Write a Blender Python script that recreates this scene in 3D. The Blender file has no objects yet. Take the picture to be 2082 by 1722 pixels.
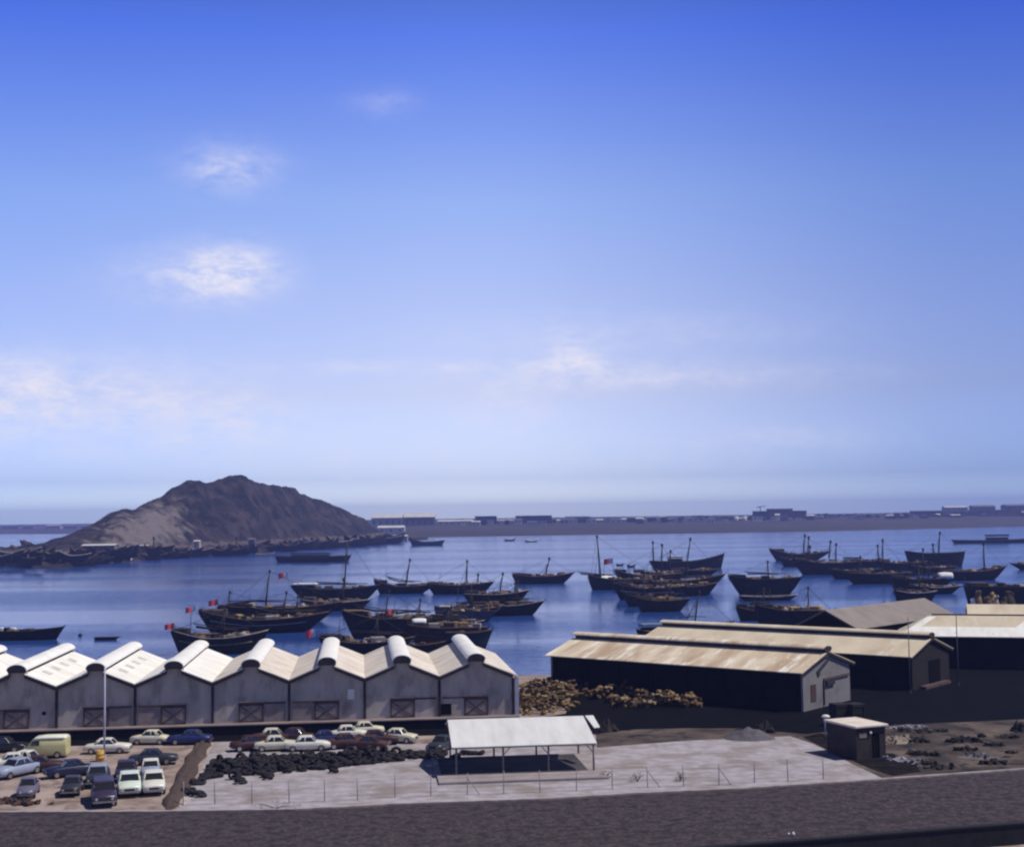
import bpy, bmesh, math, random
from mathutils import Vector, Matrix
from mathutils import noise as mnoise

R = random.Random(7)
scene = bpy.context.scene
COL = scene.collection
rad = math.radians

# ---------------------------------------------------------------- camera
FPX, CX, CY = 2750.0, 1041.0, 861.0      # focal length and centre in photo pixels
PITCH, ROLL, CAMZ = rad(3.93), rad(0.76), 22.0
fwd = Vector((0, math.cos(PITCH), math.sin(PITCH)))
up0 = Vector((0, -math.sin(PITCH), math.cos(PITCH)))
rt0 = Vector((1, 0, 0))
rgt = rt0 * math.cos(ROLL) - up0 * math.sin(ROLL)
upv = rt0 * math.sin(ROLL) + up0 * math.cos(ROLL)
cam_data = bpy.data.cameras.new('camera')
cam_data.sensor_fit = 'HORIZONTAL'
cam_data.sensor_width = 36.0
cam_data.lens = 36.0 * FPX / 2082.0
cam_data.clip_start = 0.5
cam_data.clip_end = 40000.0
cam = bpy.data.objects.new('camera', cam_data)
COL.objects.link(cam)
cam.matrix_world = Matrix(((rgt.x, upv.x, -fwd.x, 0), (rgt.y, upv.y, -fwd.y, 0),
                           (rgt.z, upv.z, -fwd.z, CAMZ), (0, 0, 0, 1)))
scene.camera = cam

# ---------------------------------------------------------------- light
SUN_EL, SUN_AZ = rad(57), rad(95)        # azimuth from +Y towards +X
SKY_STRENGTH = 0.10
sun_dir = Vector((math.cos(SUN_EL) * math.sin(SUN_AZ), math.cos(SUN_EL) * math.cos(SUN_AZ), math.sin(SUN_EL)))
sun_data = bpy.data.lights.new('sun', 'SUN')
sun_data.energy = 4.2
sun_data.angle = rad(0.5)
sun_data.color = (1.0, 0.95, 0.87)
sun = bpy.data.objects.new('sun', sun_data)
COL.objects.link(sun)
sun.rotation_euler = sun_dir.to_track_quat('Z', 'Y').to_euler()
scene.view_settings.view_transform = 'Standard'
scene.view_settings.look = 'None'
scene.view_settings.exposure = 0.0
scene.view_settings.gamma = 1.0
scene.cycles.filter_width = 2.3          # the slide is soft
scene.cycles.use_denoising = True
scene.cycles.volume_bounces = 0
scene.cycles.max_bounces = 6


def hor(px):
    return CY + FPX * math.tan(PITCH) / math.cos(ROLL) - math.tan(ROLL) * (px - CX)


def ray(px, py):
    return fwd * FPX + rgt * (px - CX) - upv * (py - CY)


def P(px, py, z=0.0):
    """photo pixel -> point on the level z"""
    d = ray(px, py)
    t = (z - CAMZ) / d.z
    return Vector((d.x * t, d.y * t, z))


def PY(px, py, Y):
    """photo pixel -> point at the depth Y"""
    d = ray(px, py)
    t = Y / d.y
    return Vector((d.x * t, Y, CAMZ + d.z * t))


world = bpy.data.worlds.new('World')
scene.world = world
world.use_nodes = True
wn, wl = world.node_tree.nodes, world.node_tree.links
wn.clear()
w_out = wn.new('ShaderNodeOutputWorld')
w_bg = wn.new('ShaderNodeBackground')
w_bg.inputs['Strength'].default_value = SKY_STRENGTH
w_sky = wn.new('ShaderNodeTexSky')
w_sky.sky_type = 'NISHITA'
w_sky.sun_disc = False
w_sky.sun_elevation = SUN_EL
w_sky.sun_rotation = SUN_AZ
w_sky.altitude = 0
w_sky.air_density = 1.0
w_sky.dust_density = 1.0
w_sky.ozone_density = 3.0
wl.new(w_bg.outputs[0], w_out.inputs[0])
w_tc = wn.new('ShaderNodeTexCoord')


def wmath(op, a, b=None, c=None, clamp=False):
    n = wn.new('ShaderNodeMath')
    n.operation = op
    n.use_clamp = clamp
    for i, v in enumerate((a, b, c)):
        if v is None:
            continue
        if isinstance(v, (int, float)):
            n.inputs[i].default_value = v
        else:
            wl.new(v, n.inputs[i])
    return n.outputs[0]


w_sep = wn.new('ShaderNodeSeparateXYZ')
wl.new(w_tc.outputs['Generated'], w_sep.inputs[0])
# azimuth and elevation of the looked-at direction
w_az = wmath('ARCTAN2', w_sep.outputs[0], w_sep.outputs[1])
w_el = wmath('ARCSINE', w_sep.outputs[2])
w_cmb = wn.new('ShaderNodeCombineXYZ')
wl.new(w_az, w_cmb.inputs[0])
wl.new(wmath('MULTIPLY', w_el, 2.2), w_cmb.inputs[1])


def wnoise(scale, detail, rough, dist=0.0):
    n = wn.new('ShaderNodeTexNoise')
    n.inputs['Scale'].default_value = scale
    n.inputs['Detail'].default_value = detail
    n.inputs['Roughness'].default_value = rough
    n.inputs['Distortion'].default_value = dist
    wl.new(w_cmb.outputs[0], n.inputs['Vector'])
    return n.outputs['Fac']


w_n1 = wnoise(34, 8, 0.68, 0.12)
w_n2 = wnoise(9, 4, 0.55)
cloud_sum = None
# small clouds: photo position, half sizes, strength
for (px, py, hx, hy, amt) in ((470, 340, 85, 42, 0.55), (375, 568, 120, 45, 0.5), (465, 550, 90, 48, 0.85), (1165, 735, 55, 42, 0.85),
                              (960, 746, 330, 12, 0.5), (1270, 772, 330, 22, 0.5), (1250, 680, 330, 40, 0.22), (150, 795, 300, 70, 0.55),
                              (30, 790, 90, 50, 0.5), (470, 845, 70, 40, 0.4), (1030, 835, 90, 40, 0.35), (780, 210, 60, 25, 0.2),
                              (300, 880, 420, 60, 0.3), (1580, 890, 160, 22, 0.3), (900, 950, 500, 60, 0.3)):
    d = ray(px, py).normalized()
    az, el = math.atan2(d.x, d.y), math.asin(d.z)
    a = wmath('DIVIDE', wmath('SUBTRACT', w_az, az), hx / FPX)
    b = wmath('DIVIDE', wmath('SUBTRACT', w_el, el), hy / FPX)
    r2 = wmath('ADD', wmath('MULTIPLY', a, a), wmath('MULTIPLY', b, b))
    fall = wmath('POWER', 2.718, wmath('MULTIPLY', r2, -0.9))
    v = wmath('MULTIPLY', fall, amt)
    cloud_sum = v if cloud_sum is None else wmath('ADD', cloud_sum, v)
w_mod = wmath('MULTIPLY_ADD', w_n1, 2.7, -0.8, clamp=True)
w_soft = wmath('MULTIPLY_ADD', w_n2, 1.0, 0.25)
cloud_f = wmath('MULTIPLY', wmath('MULTIPLY', cloud_sum, w_mod), w_soft, clamp=True)
cloud_f = wmath('MULTIPLY', cloud_f, 1.5, clamp=True)
# sky colour: the blue of an old slide
w_tint = wn.new('ShaderNodeMix')
w_tint.data_type = 'RGBA'
w_tint.blend_type = 'MULTIPLY'
w_tint.inputs[0].default_value = 1.0
wl.new(w_sky.outputs[0], w_tint.inputs[6])
SKY_TINT_NODE = w_tint
w_ramp = wn.new('ShaderNodeValToRGB')
wl.new(wmath('MULTIPLY', w_el, 1.0 / rad(60), clamp=True), w_ramp.inputs[0])
SKY_K = 5.2
els = w_ramp.color_ramp.elements
stops = [(0.0, (4.0, 4.3, 5.0)), (0.5, (3.4, 3.7, 4.5)), (1.6, (1.76, 1.90, 2.85)), (5.2, (1.90, 1.56, 1.88)), (9.3, (1.90, 1.56, 1.84)), (13.3, (1.66, 1.53, 1.92)), (20.0, (0.72, 0.90, 2.02)), (25, (0.40, 0.50, 0.95)), (32, (0.2, 0.2, 0.25)), (60, (0.17, 0.17, 0.20))]
for k, (e, c) in enumerate(stops):
    el_ = els[k] if k < 2 else els.new(e / 60)
    el_.position = e / 60
    el_.color = (*[v / SKY_K for v in c], 1)
# the sky deepens towards the right-hand side of the view
w_side = wn.new('ShaderNodeValToRGB')
wl.new(wmath('MULTIPLY_ADD', w_az, 1.0, 0.4, clamp=True), w_side.inputs[0])
w_side.color_ramp.elements[0].position = 0.02
w_side.color_ramp.elements[0].color = (0.76, 0.85, 1.0, 1)
w_side.color_ramp.elements[1].position = 0.70
w_side.color_ramp.elements[1].color = (0.38, 0.48, 0.67, 1)
w_side.color_ramp.interpolation = 'B_SPLINE'
for p_ in (0.30, 0.45):
    w_side.color_ramp.elements.new(p_).color = (1, 1, 1, 1)
w_vm = wn.new('ShaderNodeVectorMath')
w_vm.operation = 'MULTIPLY'
wl.new(w_ramp.outputs[0], w_vm.inputs[0])
wl.new(w_side.outputs[0], w_vm.inputs[1])
w_vs = wn.new('ShaderNodeVectorMath')
w_vs.operation = 'SCALE'
w_vs.inputs['Scale'].default_value = SKY_K
wl.new(w_vm.outputs[0], w_vs.inputs[0])
wl.new(w_vs.outputs[0], w_tint.inputs[7])
w_mix = wn.new('ShaderNodeMix')
w_mix.data_type = 'RGBA'
wl.new(cloud_f, w_mix.inputs[0])
wl.new(w_tint.outputs[2], w_mix.inputs[6])
w_mix.inputs[7].default_value = (8.6, 8.4, 9.5, 1)
wl.new(w_mix.outputs[2], w_bg.inputs[0])

# ---------------------------------------------------------------- helpers
MATS = {}


def mat(name, c1, c2=None, scale=3.0, rough=0.85, bump=0.0, bscale=None, stretch=(1, 1, 1), contrast=(0.35, 0.65),
        metal=0.0, spec=0.3, coord='Object', detail=5.0, c3=None, scale3=0.4, thr3=(0.55, 0.7)):
    if name in MATS:
        return MATS[name]
    m = bpy.data.materials.new(name)
    m.use_nodes = True
    nt = m.node_tree
    n, l = nt.nodes, nt.links
    b = n['Principled BSDF']
    b.inputs['Roughness'].default_value = rough
    b.inputs['Metallic'].default_value = metal
    b.inputs['Specular IOR Level'].default_value = spec
    c1 = (*c1, 1)
    if c2 is None:
        c2 = tuple(x * 0.8 for x in c1[:3])
    c2 = (*c2, 1)
    tc = n.new('ShaderNodeTexCoord')
    mp = n.new('ShaderNodeMapping')
    mp.inputs['Scale'].default_value = stretch
    l.new(tc.outputs[coord], mp.inputs[0])
    nz = n.new('ShaderNodeTexNoise')
    nz.inputs['Scale'].default_value = scale
    nz.inputs['Detail'].default_value = detail
    nz.inputs['Roughness'].default_value = 0.6
    l.new(mp.outputs[0], nz.inputs['Vector'])
    mr = n.new('ShaderNodeMapRange')
    mr.inputs['From Min'].default_value = contrast[0]
    mr.inputs['From Max'].default_value = contrast[1]
    l.new(nz.outputs['Fac'], mr.inputs[0])
    mx = n.new('ShaderNodeMix')
    mx.data_type = 'RGBA'
    mx.inputs[6].default_value = c1
    mx.inputs[7].default_value = c2
    l.new(mr.outputs[0], mx.inputs[0])
    out = mx.outputs[2]
    if c3 is not None:
        nz3 = n.new('ShaderNodeTexNoise')
        nz3.inputs['Scale'].default_value = scale3
        nz3.inputs['Detail'].default_value = 6
        nz3.inputs['Roughness'].default_value = 0.65
        l.new(mp.outputs[0], nz3.inputs['Vector'])
        mr3 = n.new('ShaderNodeMapRange')
        mr3.inputs['From Min'].default_value = thr3[0]
        mr3.inputs['From Max'].default_value = thr3[1]
        l.new(nz3.outputs['Fac'], mr3.inputs[0])
        mx3 = n.new('ShaderNodeMix')
        mx3.data_type = 'RGBA'
        l.new(mr3.outputs[0], mx3.inputs[0])
        l.new(out, mx3.inputs[6])
        mx3.inputs[7].default_value = (*c3, 1)
        out = mx3.outputs[2]
    l.new(out, b.inputs['Base Color'])
    if bump > 0:
        nb = n.new('ShaderNodeTexNoise')
        nb.inputs['Scale'].default_value = bscale or scale * 2
        nb.inputs['Detail'].default_value = 6
        l.new(mp.outputs[0], nb.inputs['Vector'])
        bp = n.new('ShaderNodeBump')
        bp.inputs['Strength'].default_value = min(1.0, bump)
        bp.inputs['Distance'].default_value = max(0.05, bump * 0.2)
        l.new(nb.outputs['Fac'], bp.inputs['Height'])
        l.new(bp.outputs[0], b.inputs['Normal'])
    MATS[name] = m
    return m


class MB:
    """collects shapes that become ONE mesh object"""

    def __init__(self):
        self.v, self.f, self.mi, self.sm = [], [], [], []

    def add(self, verts, faces, mi=0, smooth=False):
        o = len(self.v)
        self.v += [tuple(x) for x in verts]
        self.f += [tuple(i + o for i in f) for f in faces]
        self.mi += [mi] * len(faces)
        self.sm += [smooth] * len(faces)
        return self

    def box(self, x0, x1, y0, y1, z0, z1, mi=0, M=None):
        vs = [Vector(p) for p in ((x0, y0, z0), (x1, y0, z0), (x1, y1, z0), (x0, y1, z0), (x0, y0, z1), (x1, y0, z1), (x1, y1, z1), (x0, y1, z1))]
        if M is not None:
            vs = [M @ p for p in vs]
        return self.add(vs, [(0, 3, 2, 1), (4, 5, 6, 7), (0, 1, 5, 4), (1, 2, 6, 5), (2, 3, 7, 6), (3, 0, 4, 7)], mi)

    def cbox(self, x0, x1, y0, y1, z0, z1, c=0.05, mi=0, M=None):
        """box with chamfered edges, as a stack of octagonal rings"""
        def ring(z, k):
            a, b, d, e = x0 + k, x1 - k, y0 + k, y1 - k
            return [(a + c, d, z), (b - c, d, z), (b, d + c, z), (b, e - c, z), (b - c, e, z), (a + c, e, z), (a, e - c, z), (a, d + c, z)]
        vs = [Vector(p) for p in ring(z0, c) + ring(z0 + c, 0) + ring(z1 - c, 0) + ring(z1, c)]
        if M is not None:
            vs = [M @ p for p in vs]
        fs = [tuple(reversed(range(8))), tuple(range(24, 32))]
        for r in range(3):
            for i in range(8):
                j = (i + 1) % 8
                fs.append((r * 8 + i, r * 8 + j, r * 8 + 8 + j, r * 8 + 8 + i))
        return self.add(vs, fs, mi)

    def tube(self, pts, r, n=6, mi=0, r2=None, cap=True, smooth=True):
        pts = [Vector(p) for p in pts]
        m = len(pts)
        vs = []
        for i, p in enumerate(pts):
            d = (pts[min(i + 1, m - 1)] - pts[max(i - 1, 0)]).normalized()
            a = d.cross(Vector((0, 0, 1)))
            if a.length < 1e-3:
                a = Vector((1, 0, 0))
            a.normalize()
            b = d.cross(a)
            rr = r if r2 is None else r + (r2 - r) * i / (m - 1)
            vs += [p + (a * math.cos(t) + b * math.sin(t)) * rr for t in (2 * math.pi * k / n for k in range(n))]
        fs = []
        for i in range(m - 1):
            for k in range(n):
                j = (k + 1) % n
                fs.append((i * n + k, i * n + j, (i + 1) * n + j, (i + 1) * n + k))
        self.add(vs, fs, mi, smooth)
        if cap:
            o = len(self.v) - len(vs)
            self.f += [tuple(o + k for k in reversed(range(n))), tuple(o + (m - 1) * n + k for k in range(n))]
            self.mi += [mi, mi]
            self.sm += [False, False]
        return self

    def loft(self, rings, mi=0, smooth=True, closed=True, caps=(True, True)):
        n = len(rings[0])
        vs = [p for r in rings for p in r]
        fs = []
        for i in range(len(rings) - 1):
            for k in range(n if closed else n - 1):
                j = (k + 1) % n
                fs.append((i * n + k, i * n + j, (i + 1) * n + j, (i + 1) * n + k))
        o = len(self.v)
        self.add(vs, fs, mi, smooth)
        if caps[0]:
            self.f.append(tuple(o + k for k in reversed(range(n)))); self.mi.append(mi); self.sm.append(False)
        if caps[1]:
            self.f.append(tuple(o + (len(rings) - 1) * n + k for k in range(n))); self.mi.append(mi); self.sm.append(False)
        return self

    def prism(self, poly, z0, z1, mi=0):
        n = len(poly)
        vs = [(p[0], p[1], z0) for p in poly] + [(p[0], p[1], z1) for p in poly]
        fs = [tuple(reversed(range(n))), tuple(range(n, 2 * n))] + [(i, (i + 1) % n, n + (i + 1) % n, n + i) for i in range(n)]
        return self.add(vs, fs, mi)

    def slab(self, poly3, off, mi=0):
        """a flat polygon in space given thickness by the vector off"""
        n = len(poly3)
        off = Vector(off)
        vs = [Vector(p) for p in poly3] + [Vector(p) + off for p in poly3]
        fs = [tuple(reversed(range(n))), tuple(range(n, 2 * n))] + [(i, (i + 1) % n, n + (i + 1) % n, n + i) for i in range(n)]
        return self.add(vs, fs, mi)

    def ball(self, c, rx, ry, rz, nu=10, nv=6, mi=0, jit=0.0):
        c = Vector(c)
        rings = []
        for j in range(nv + 1):
            th = math.pi * (0.02 + 0.96 * j / nv)
            ring = []
            for i in range(nu):
                ph = 2 * math.pi * i / nu
                k = 1 + (R.uniform(-jit, jit) if jit else 0)
                ring.append(c + Vector((rx * math.sin(th) * math.cos(ph), ry * math.sin(th) * math.sin(ph), -rz * math.cos(th))) * k)
            rings.append(ring)
        return self.loft(rings, mi)

    def build(self, name, mats, parent=None, loc=None, rz=None, recalc=True):
        if not isinstance(mats, (list, tuple)):
            mats = [mats]
        me = bpy.data.meshes.new(name)
        me.from_pydata(self.v, [], self.f)
        me.update()
        for m in mats:
            me.materials.append(m)
        me.polygons.foreach_set('material_index', self.mi)
        me.polygons.foreach_set('use_smooth', self.sm)
        if recalc:
            bm = bmesh.new()
            bm.from_mesh(me)
            bmesh.ops.recalc_face_normals(bm, faces=bm.faces)
            bm.to_mesh(me)
            bm.free()
        o = bpy.data.objects.new(name, me)
        COL.objects.link(o)
        if parent is not None:
            o.parent = parent
        if loc is not None:
            o.location = loc
        if rz is not None:
            o.rotation_euler = (0, 0, rz)
        return o


def tag(o, label=None, cat=None, group=None, kind=None):
    for k, v in (('label', label), ('category', cat), ('group', group), ('kind', kind)):
        if v is not None:
            o[k] = v
    return o


def thing(name, label, cat, loc=(0, 0, 0), rz=0.0, group=None):
    o = bpy.data.objects.new(name, None)
    o.empty_display_size = 0.5
    COL.objects.link(o)
    o.location = loc
    o.rotation_euler = (0, 0, rz)
    return tag(o, label, cat, group)


def copy_tree(o, parent=None):
    c = o.copy()
    COL.objects.link(c)
    if parent is not None:
        c.parent = parent
    for ch in list(o.children):
        copy_tree(ch, c)
    return c


def sheet(name, pts, z, m, kind='structure'):
    """flat polygon sheet, triangulated"""
    bm = bmesh.new()
    vs = [bm.verts.new((p[0], p[1], z)) for p in pts]
    f = bm.faces.new(vs)
    if f.normal.z < 0:
        f.normal_flip()
    bm.normal_update()
    if bm.faces[:][0].normal.z < 0:
        bmesh.ops.reverse_faces(bm, faces=bm.faces[:])
    bmesh.ops.triangulate(bm, faces=bm.faces[:])
    me = bpy.data.meshes.new(name)
    bm.to_mesh(me)
    bm.free()
    me.materials.append(m)
    o = bpy.data.objects.new(name, me)
    COL.objects.link(o)
    o['kind'] = kind
    return o
# ---------------------------------------------------------------- materials of the setting
M_dirt = mat('dirt', (0.22, 0.165, 0.14), (0.36, 0.29, 0.265), 0.22, 0.95, 0.35, 3.0, contrast=(0.40, 0.60), c3=(0.13, 0.088, 0.07), scale3=0.30, thr3=(0.52, 0.64), detail=8)
M_darkdirt = mat('dark_dirt', (0.036, 0.026, 0.022), (0.140, 0.105, 0.084), 0.22, 0.95, 0.6, 2.0, contrast=(0.4, 0.7), c3=(0.010, 0.009, 0.010), scale3=0.45, thr3=(0.54, 0.62))
M_tarmac = mat('tarmac', (0.0028, 0.0036, 0.0050), (0.0060, 0.0060, 0.0075), 0.3, 0.95, 0.2, 4.0, spec=0.04)
M_concrete = mat('concrete', (0.38, 0.35, 0.385), (0.27, 0.24, 0.25), 0.75, 0.9, 0.15, 6.0, contrast=(0.40, 0.64), c3=(0.235, 0.20, 0.19), scale3=0.22, thr3=(0.49, 0.62), detail=8)
M_road = mat('road_asphalt', (0.034, 0.025, 0.028), (0.080, 0.061, 0.066), 3.2, 0.92, 0.3, 9.0, contrast=(0.40, 0.60), c3=(0.022, 0.017, 0.021), scale3=1.1, thr3=(0.46, 0.62), spec=0.2, detail=8)
M_kerb = mat('kerb_stone', (0.42, 0.36, 0.34), (0.25, 0.21, 0.20), 0.9, 0.9)
M_quay = mat('quay_stone', (0.10, 0.09, 0.085), (0.05, 0.045, 0.045), 0.6, 0.9, 0.4)
M_wallstone = mat('wall_stone', (0.014, 0.014, 0.018), (0.008, 0.008, 0.011), 1.2, 0.9, 0.4)

# ---------------------------------------------------------------- the ground
quay_line = [(-420, 190), (5, 190), (12, 199), (24, 208), (40, 219), (46, 226), (60, 252), (74, 264), (88, 283), (104, 300), (420, 318)]
g_poly = [(420, -260), (420, 318)] + list(reversed(quay_line[:-1])) + [(-420, -260)]
sheet('ground', g_poly, 0.0, M_dirt)
mb = MB()
for a, b in zip(quay_line[:-1], quay_line[1:]):
    mb.add([(a[0], a[1], 0), (b[0], b[1], 0), (b[0], b[1], -5), (a[0], a[1], -5)], [(0, 1, 2, 3)])
mb.build('quay_wall', M_quay)['kind'] = 'structure'


def pxpoly(name, pts, z, m):
    return sheet(name, [P(x, y, z) for x, y in pts], z, m)


road_edge = [(-160, 1655), (0, 1654), (300, 1653), (600, 1648.5), (800, 1637.5), (1100, 1627), (1300, 1615), (1500, 1606), (1770, 1588.5), (2082, 1566), (2260, 1553)]
RE = [P(x, y, 0) for x, y in road_edge]
# brown waste ground to the right, darker than the yard
pxpoly('waste_ground', [(1440, 1607), (1600, 1601), (1770, 1587), (2082, 1565), (2300, 1549), (2500, 1450), (2100, 1452), (1700, 1478), (1210, 1482), (1215, 1530)], 0.004, M_darkdirt)
# black tarred yard in front of the warehouses and round the sheds; near edge widened to paint the dock's shadow
pxpoly('tarred_yard_and_shadow', [(-260, 1522), (0, 1519), (300, 1513), (430, 1508), (600, 1502), (900, 1494), (1210, 1492), (1290, 1482), (1400, 1480), (1500, 1480), (1640, 1492),
                       (1700, 1484), (1830, 1473), (2082, 1462), (2420, 1446), (2420, 1330), (2082, 1327), (1900, 1345), (1500, 1385), (1250, 1378), (1175, 1394),
                       (1150, 1450), (1070, 1462), (-260, 1484)], 0.008, M_tarmac)
# concrete yard
pxpoly('concrete_yard', [(356, 1647), (366, 1640), (398, 1585), (436, 1508), (520, 1507), (900, 1512), (1216, 1519), (1400, 1505), (1606, 1496), (1655, 1512), (1740, 1556), (1800, 1584),
                         (1560, 1599), (1300, 1610.5), (1100, 1622), (800, 1632), (600, 1643)], 0.012, M_concrete)
pxpoly('oily_ground', [(1632, 1498), (1668, 1489), (1700, 1500), (1740, 1530), (1815, 1531), (1862, 1553), (1872, 1568), (1815, 1577), (1770, 1562), (1700, 1532)], 0.016, mat('oily_soil', (0.006, 0.0055, 0.006), (0.016, 0.012, 0.012), 0.9, 0.95, 0.3, spec=0.05, c3=(0.035, 0.026, 0.024), scale3=0.8, thr3=(0.55, 0.65)))
# asphalt road along the bottom, its far kerb with a light strip, a wheel-worn band
rA, rB = P(1440, 1722, 1.4), P(2082, 1672, 1.4)
rs = (rB.y - rA.y) / (rB.x - rA.x)
rd_n = [(p.x, rA.y + rs * (p.x - rA.x) + 0.2) for p in RE]
sheet('road', [(p.x, p.y) for p in RE] + list(reversed(rd_n)), 0.016, M_road)
mb = MB()
for a, b in zip(RE[:-1], RE[1:]):
    n = Vector((-(b - a).y, (b - a).x, 0)).normalized()
    p = [a, b, b + n * 0.35, a + n * 0.35]
    mb.add([(q.x, q.y, 0) for q in p] + [(q.x, q.y, 0.15) for q in p], [(3, 2, 1, 0), (4, 5, 6, 7), (0, 1, 5, 4), (1, 2, 6, 5), (2, 3, 7, 6), (3, 0, 4, 7)])
mb.build('kerb', M_kerb)['kind'] = 'structure'
M_tar = mat('tar_joint', (0.022, 0.016, 0.018), (0.035, 0.026, 0.027), 1.0, 0.9)
seam = [P(x, y, 0) for x, y in ((900, 1722), (1300, 1697), (1500, 1687), (1700, 1676), (1900, 1662), (2082, 1650), (2300, 1634))]
L_, R_ = [], []
for i, p in enumerate(seam):
    t = (seam[min(i + 1, len(seam) - 1)] - seam[max(i - 1, 0)]).normalized()
    n = Vector((-t.y, t.x, 0))
    L_.append(p + n * (0.16 + 0.05 * R.random())); R_.append(p - n * (0.16 + 0.05 * R.random()))
sheet('road_joint', L_ + list(reversed(R_)), 0.020, M_tar)

# ---------------------------------------------------------------- water
mw = bpy.data.materials.new('water')
mw.use_nodes = True
nt = mw.node_tree
n_, l_ = nt.nodes, nt.links
bs = n_['Principled BSDF']
bs.inputs['Base Color'].default_value = (0.020, 0.060, 0.245, 1)
bs.inputs['Roughness'].default_value = 0.12
bs.inputs['IOR'].default_value = 1.30
tc = n_.new('ShaderNodeTexCoord')


def wn_(scale, stretch, detail=4, rot=0.0):
    mp = n_.new('ShaderNodeMapping')
    mp.inputs['Scale'].default_value = stretch
    mp.inputs['Rotation'].default_value = (0, 0, rot)
    l_.new(tc.outputs['Object'], mp.inputs[0])
    z = n_.new('ShaderNodeTexNoise')
    z.inputs['Scale'].default_value = scale
    z.inputs['Detail'].default_value = detail
    l_.new(mp.outputs[0], z.inputs['Vector'])
    return z.outputs['Fac']


band = wn_(0.016, (0.10, 1.0, 1), 4, 0.02)
mr = n_.new('ShaderNodeMapRange')
mr.inputs['From Min'].default_value = 0.38
mr.inputs['From Max'].default_value = 0.62
mr.inputs['To Min'].default_value = 0.12
mr.inputs['To Max'].default_value = 1.0
l_.new(band, mr.inputs[0])
rip = wn_(0.42, (0.5, 1, 1), 6, 0.2)
bp = n_.new('ShaderNodeBump')
bp.inputs['Distance'].default_value = 0.8
l_.new(mr.outputs[0], bp.inputs['Strength'])
l_.new(rip, bp.inputs['Height'])
l_.new(bp.outputs[0], bs.inputs['Normal'])
M_water = mw
ws = sheet('water', [(-7000, 150), (7000, 150), (7000, 6000), (-7000, 6000)], -2.0, M_water)


# ---------------------------------------------------------------- terrain
def interp(pl, x):
    if x <= pl[0][0]:
        return pl[0][1]
    for (x0, y0), (x1, y1) in zip(pl[:-1], pl[1:]):
        if x <= x1:
            return y0 + (y1 - y0) * (x - x0) / (x1 - x0)
    return pl[-1][1]


def grid_mesh(name, rows, m, smooth=True):
    nc = len(rows[0])
    vs = [p for r in rows for p in r]
    fs = [(i * nc + k, (i + 1) * nc + k, (i + 1) * nc + k + 1, i * nc + k + 1) for i in range(len(rows) - 1) for k in range(nc - 1)]
    me = bpy.data.meshes.new(name)
    me.from_pydata(vs, [], fs)
    me.update()
    bm = bmesh.new(); bm.from_mesh(me)
    bmesh.ops.recalc_face_normals(bm, faces=bm.faces)
    if sum(f.normal.z for f in bm.faces) < 0:
        bmesh.ops.reverse_faces(bm, faces=bm.faces[:])
    bm.to_mesh(me); bm.free()
    for p in me.polygons:
        p.use_smooth = smooth
    me.materials.append(m)
    o = bpy.data.objects.new(name, me)
    COL.objects.link(o)
    o['kind'] = 'structure'
    return o


isl_shore = [(-120, 1150), (0, 1151), (70, 1156), (140, 1154), (200, 1147), (280, 1141), (340, 1136), (420, 1131), (500, 1126), (560, 1121), (620, 1116), (700, 1111), (780, 1103), (840, 1099), (870, 1097)]
isl_top = [(-120, 1120), (0, 1112), (60, 1110), (90, 1106), (110, 1096), (140, 1086), (165, 1078), (185, 1066), (205, 1058), (222, 1047), (245, 1037), (270, 1037), (300, 1021), (330, 1006), (350, 989), (385, 975),
           (402, 972), (420, 977), (440, 973), (458, 971), (480, 965), (500, 969), (520, 980), (545, 982), (575, 984), (600, 992), (610, 1001), (640, 1013), (665, 1021), (690, 1034), (720, 1046), (742, 1056), (758, 1072), (775, 1081), (800, 1088), (840, 1094), (870, 1096.5)]


def shore_Y(px):
    return P(px, interp(isl_shore, px), -2.0).y


rows = []
for i in range(461):
    px = -110 + i * (980 / 460)
    Y0 = shore_Y(px)
    depth = 300 if px > 60 else 150
    Yr = Y0 + depth * 0.52
    zr = PY(px, interp(isl_top, px), Yr).z
    dirx = PY(px, interp(isl_top, px), Yr).x / Yr
    row = []
    for k in range(71):
        s = k / 70
        Yv = Y0 + s * depth
        shelf = min(3.2, max(0.3, zr * 0.35))
        if s < 0.05:
            z = -3 + (shelf + 3) * (s / 0.05) * 0.8
        elif s < 0.17:
            z = shelf * (0.7 + 0.5 * (s - 0.05) / 0.12)
        elif s < 0.52:
            q = (s - 0.17) / 0.35
            z = shelf * 1.2 + (zr - shelf * 1.2) * (q ** 0.95 * 0.75 + 0.25 * math.sin(q * math.pi / 2))
        else:
            q = (s - 0.52) / 0.48
            z = -3 + (zr + 3) * (math.cos(q * math.pi) * 0.5 + 0.5)
        x = dirx * Yv
        am = max(0.0, min(zr, z)) * 0.16 * min(1.0, 0.12 + abs(s - 0.52) / 0.22)
        z += am * (mnoise.fractal(Vector((x * 0.03, Yv * 0.022, 3.3)), 0.85, 2.1, 6)) * 1.7
        rg = 1 - abs(mnoise.noise(Vector((x * 0.055 + 9, Yv * 0.03, 1.7)))) * 2
        rg += 0.5 * (1 - abs(mnoise.noise(Vector((x * 0.13, Yv * 0.08, 4.7)))) * 2)
        hh_ = max(0.0, min(1.0, (z - 3) / 9)) if s > 0.06 else 0.0
        z += (rg - 0.9) * 2.6 * hh_ * min(1.0, 0.25 + abs(s - 0.52) / 0.12)
        z += 0.9 * mnoise.noise(Vector((x * 0.15, Yv * 0.15, 1))) * (1 if s > 0.05 else 0)
        row.append((x, Yv, z))
    rows.append(row)
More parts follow.
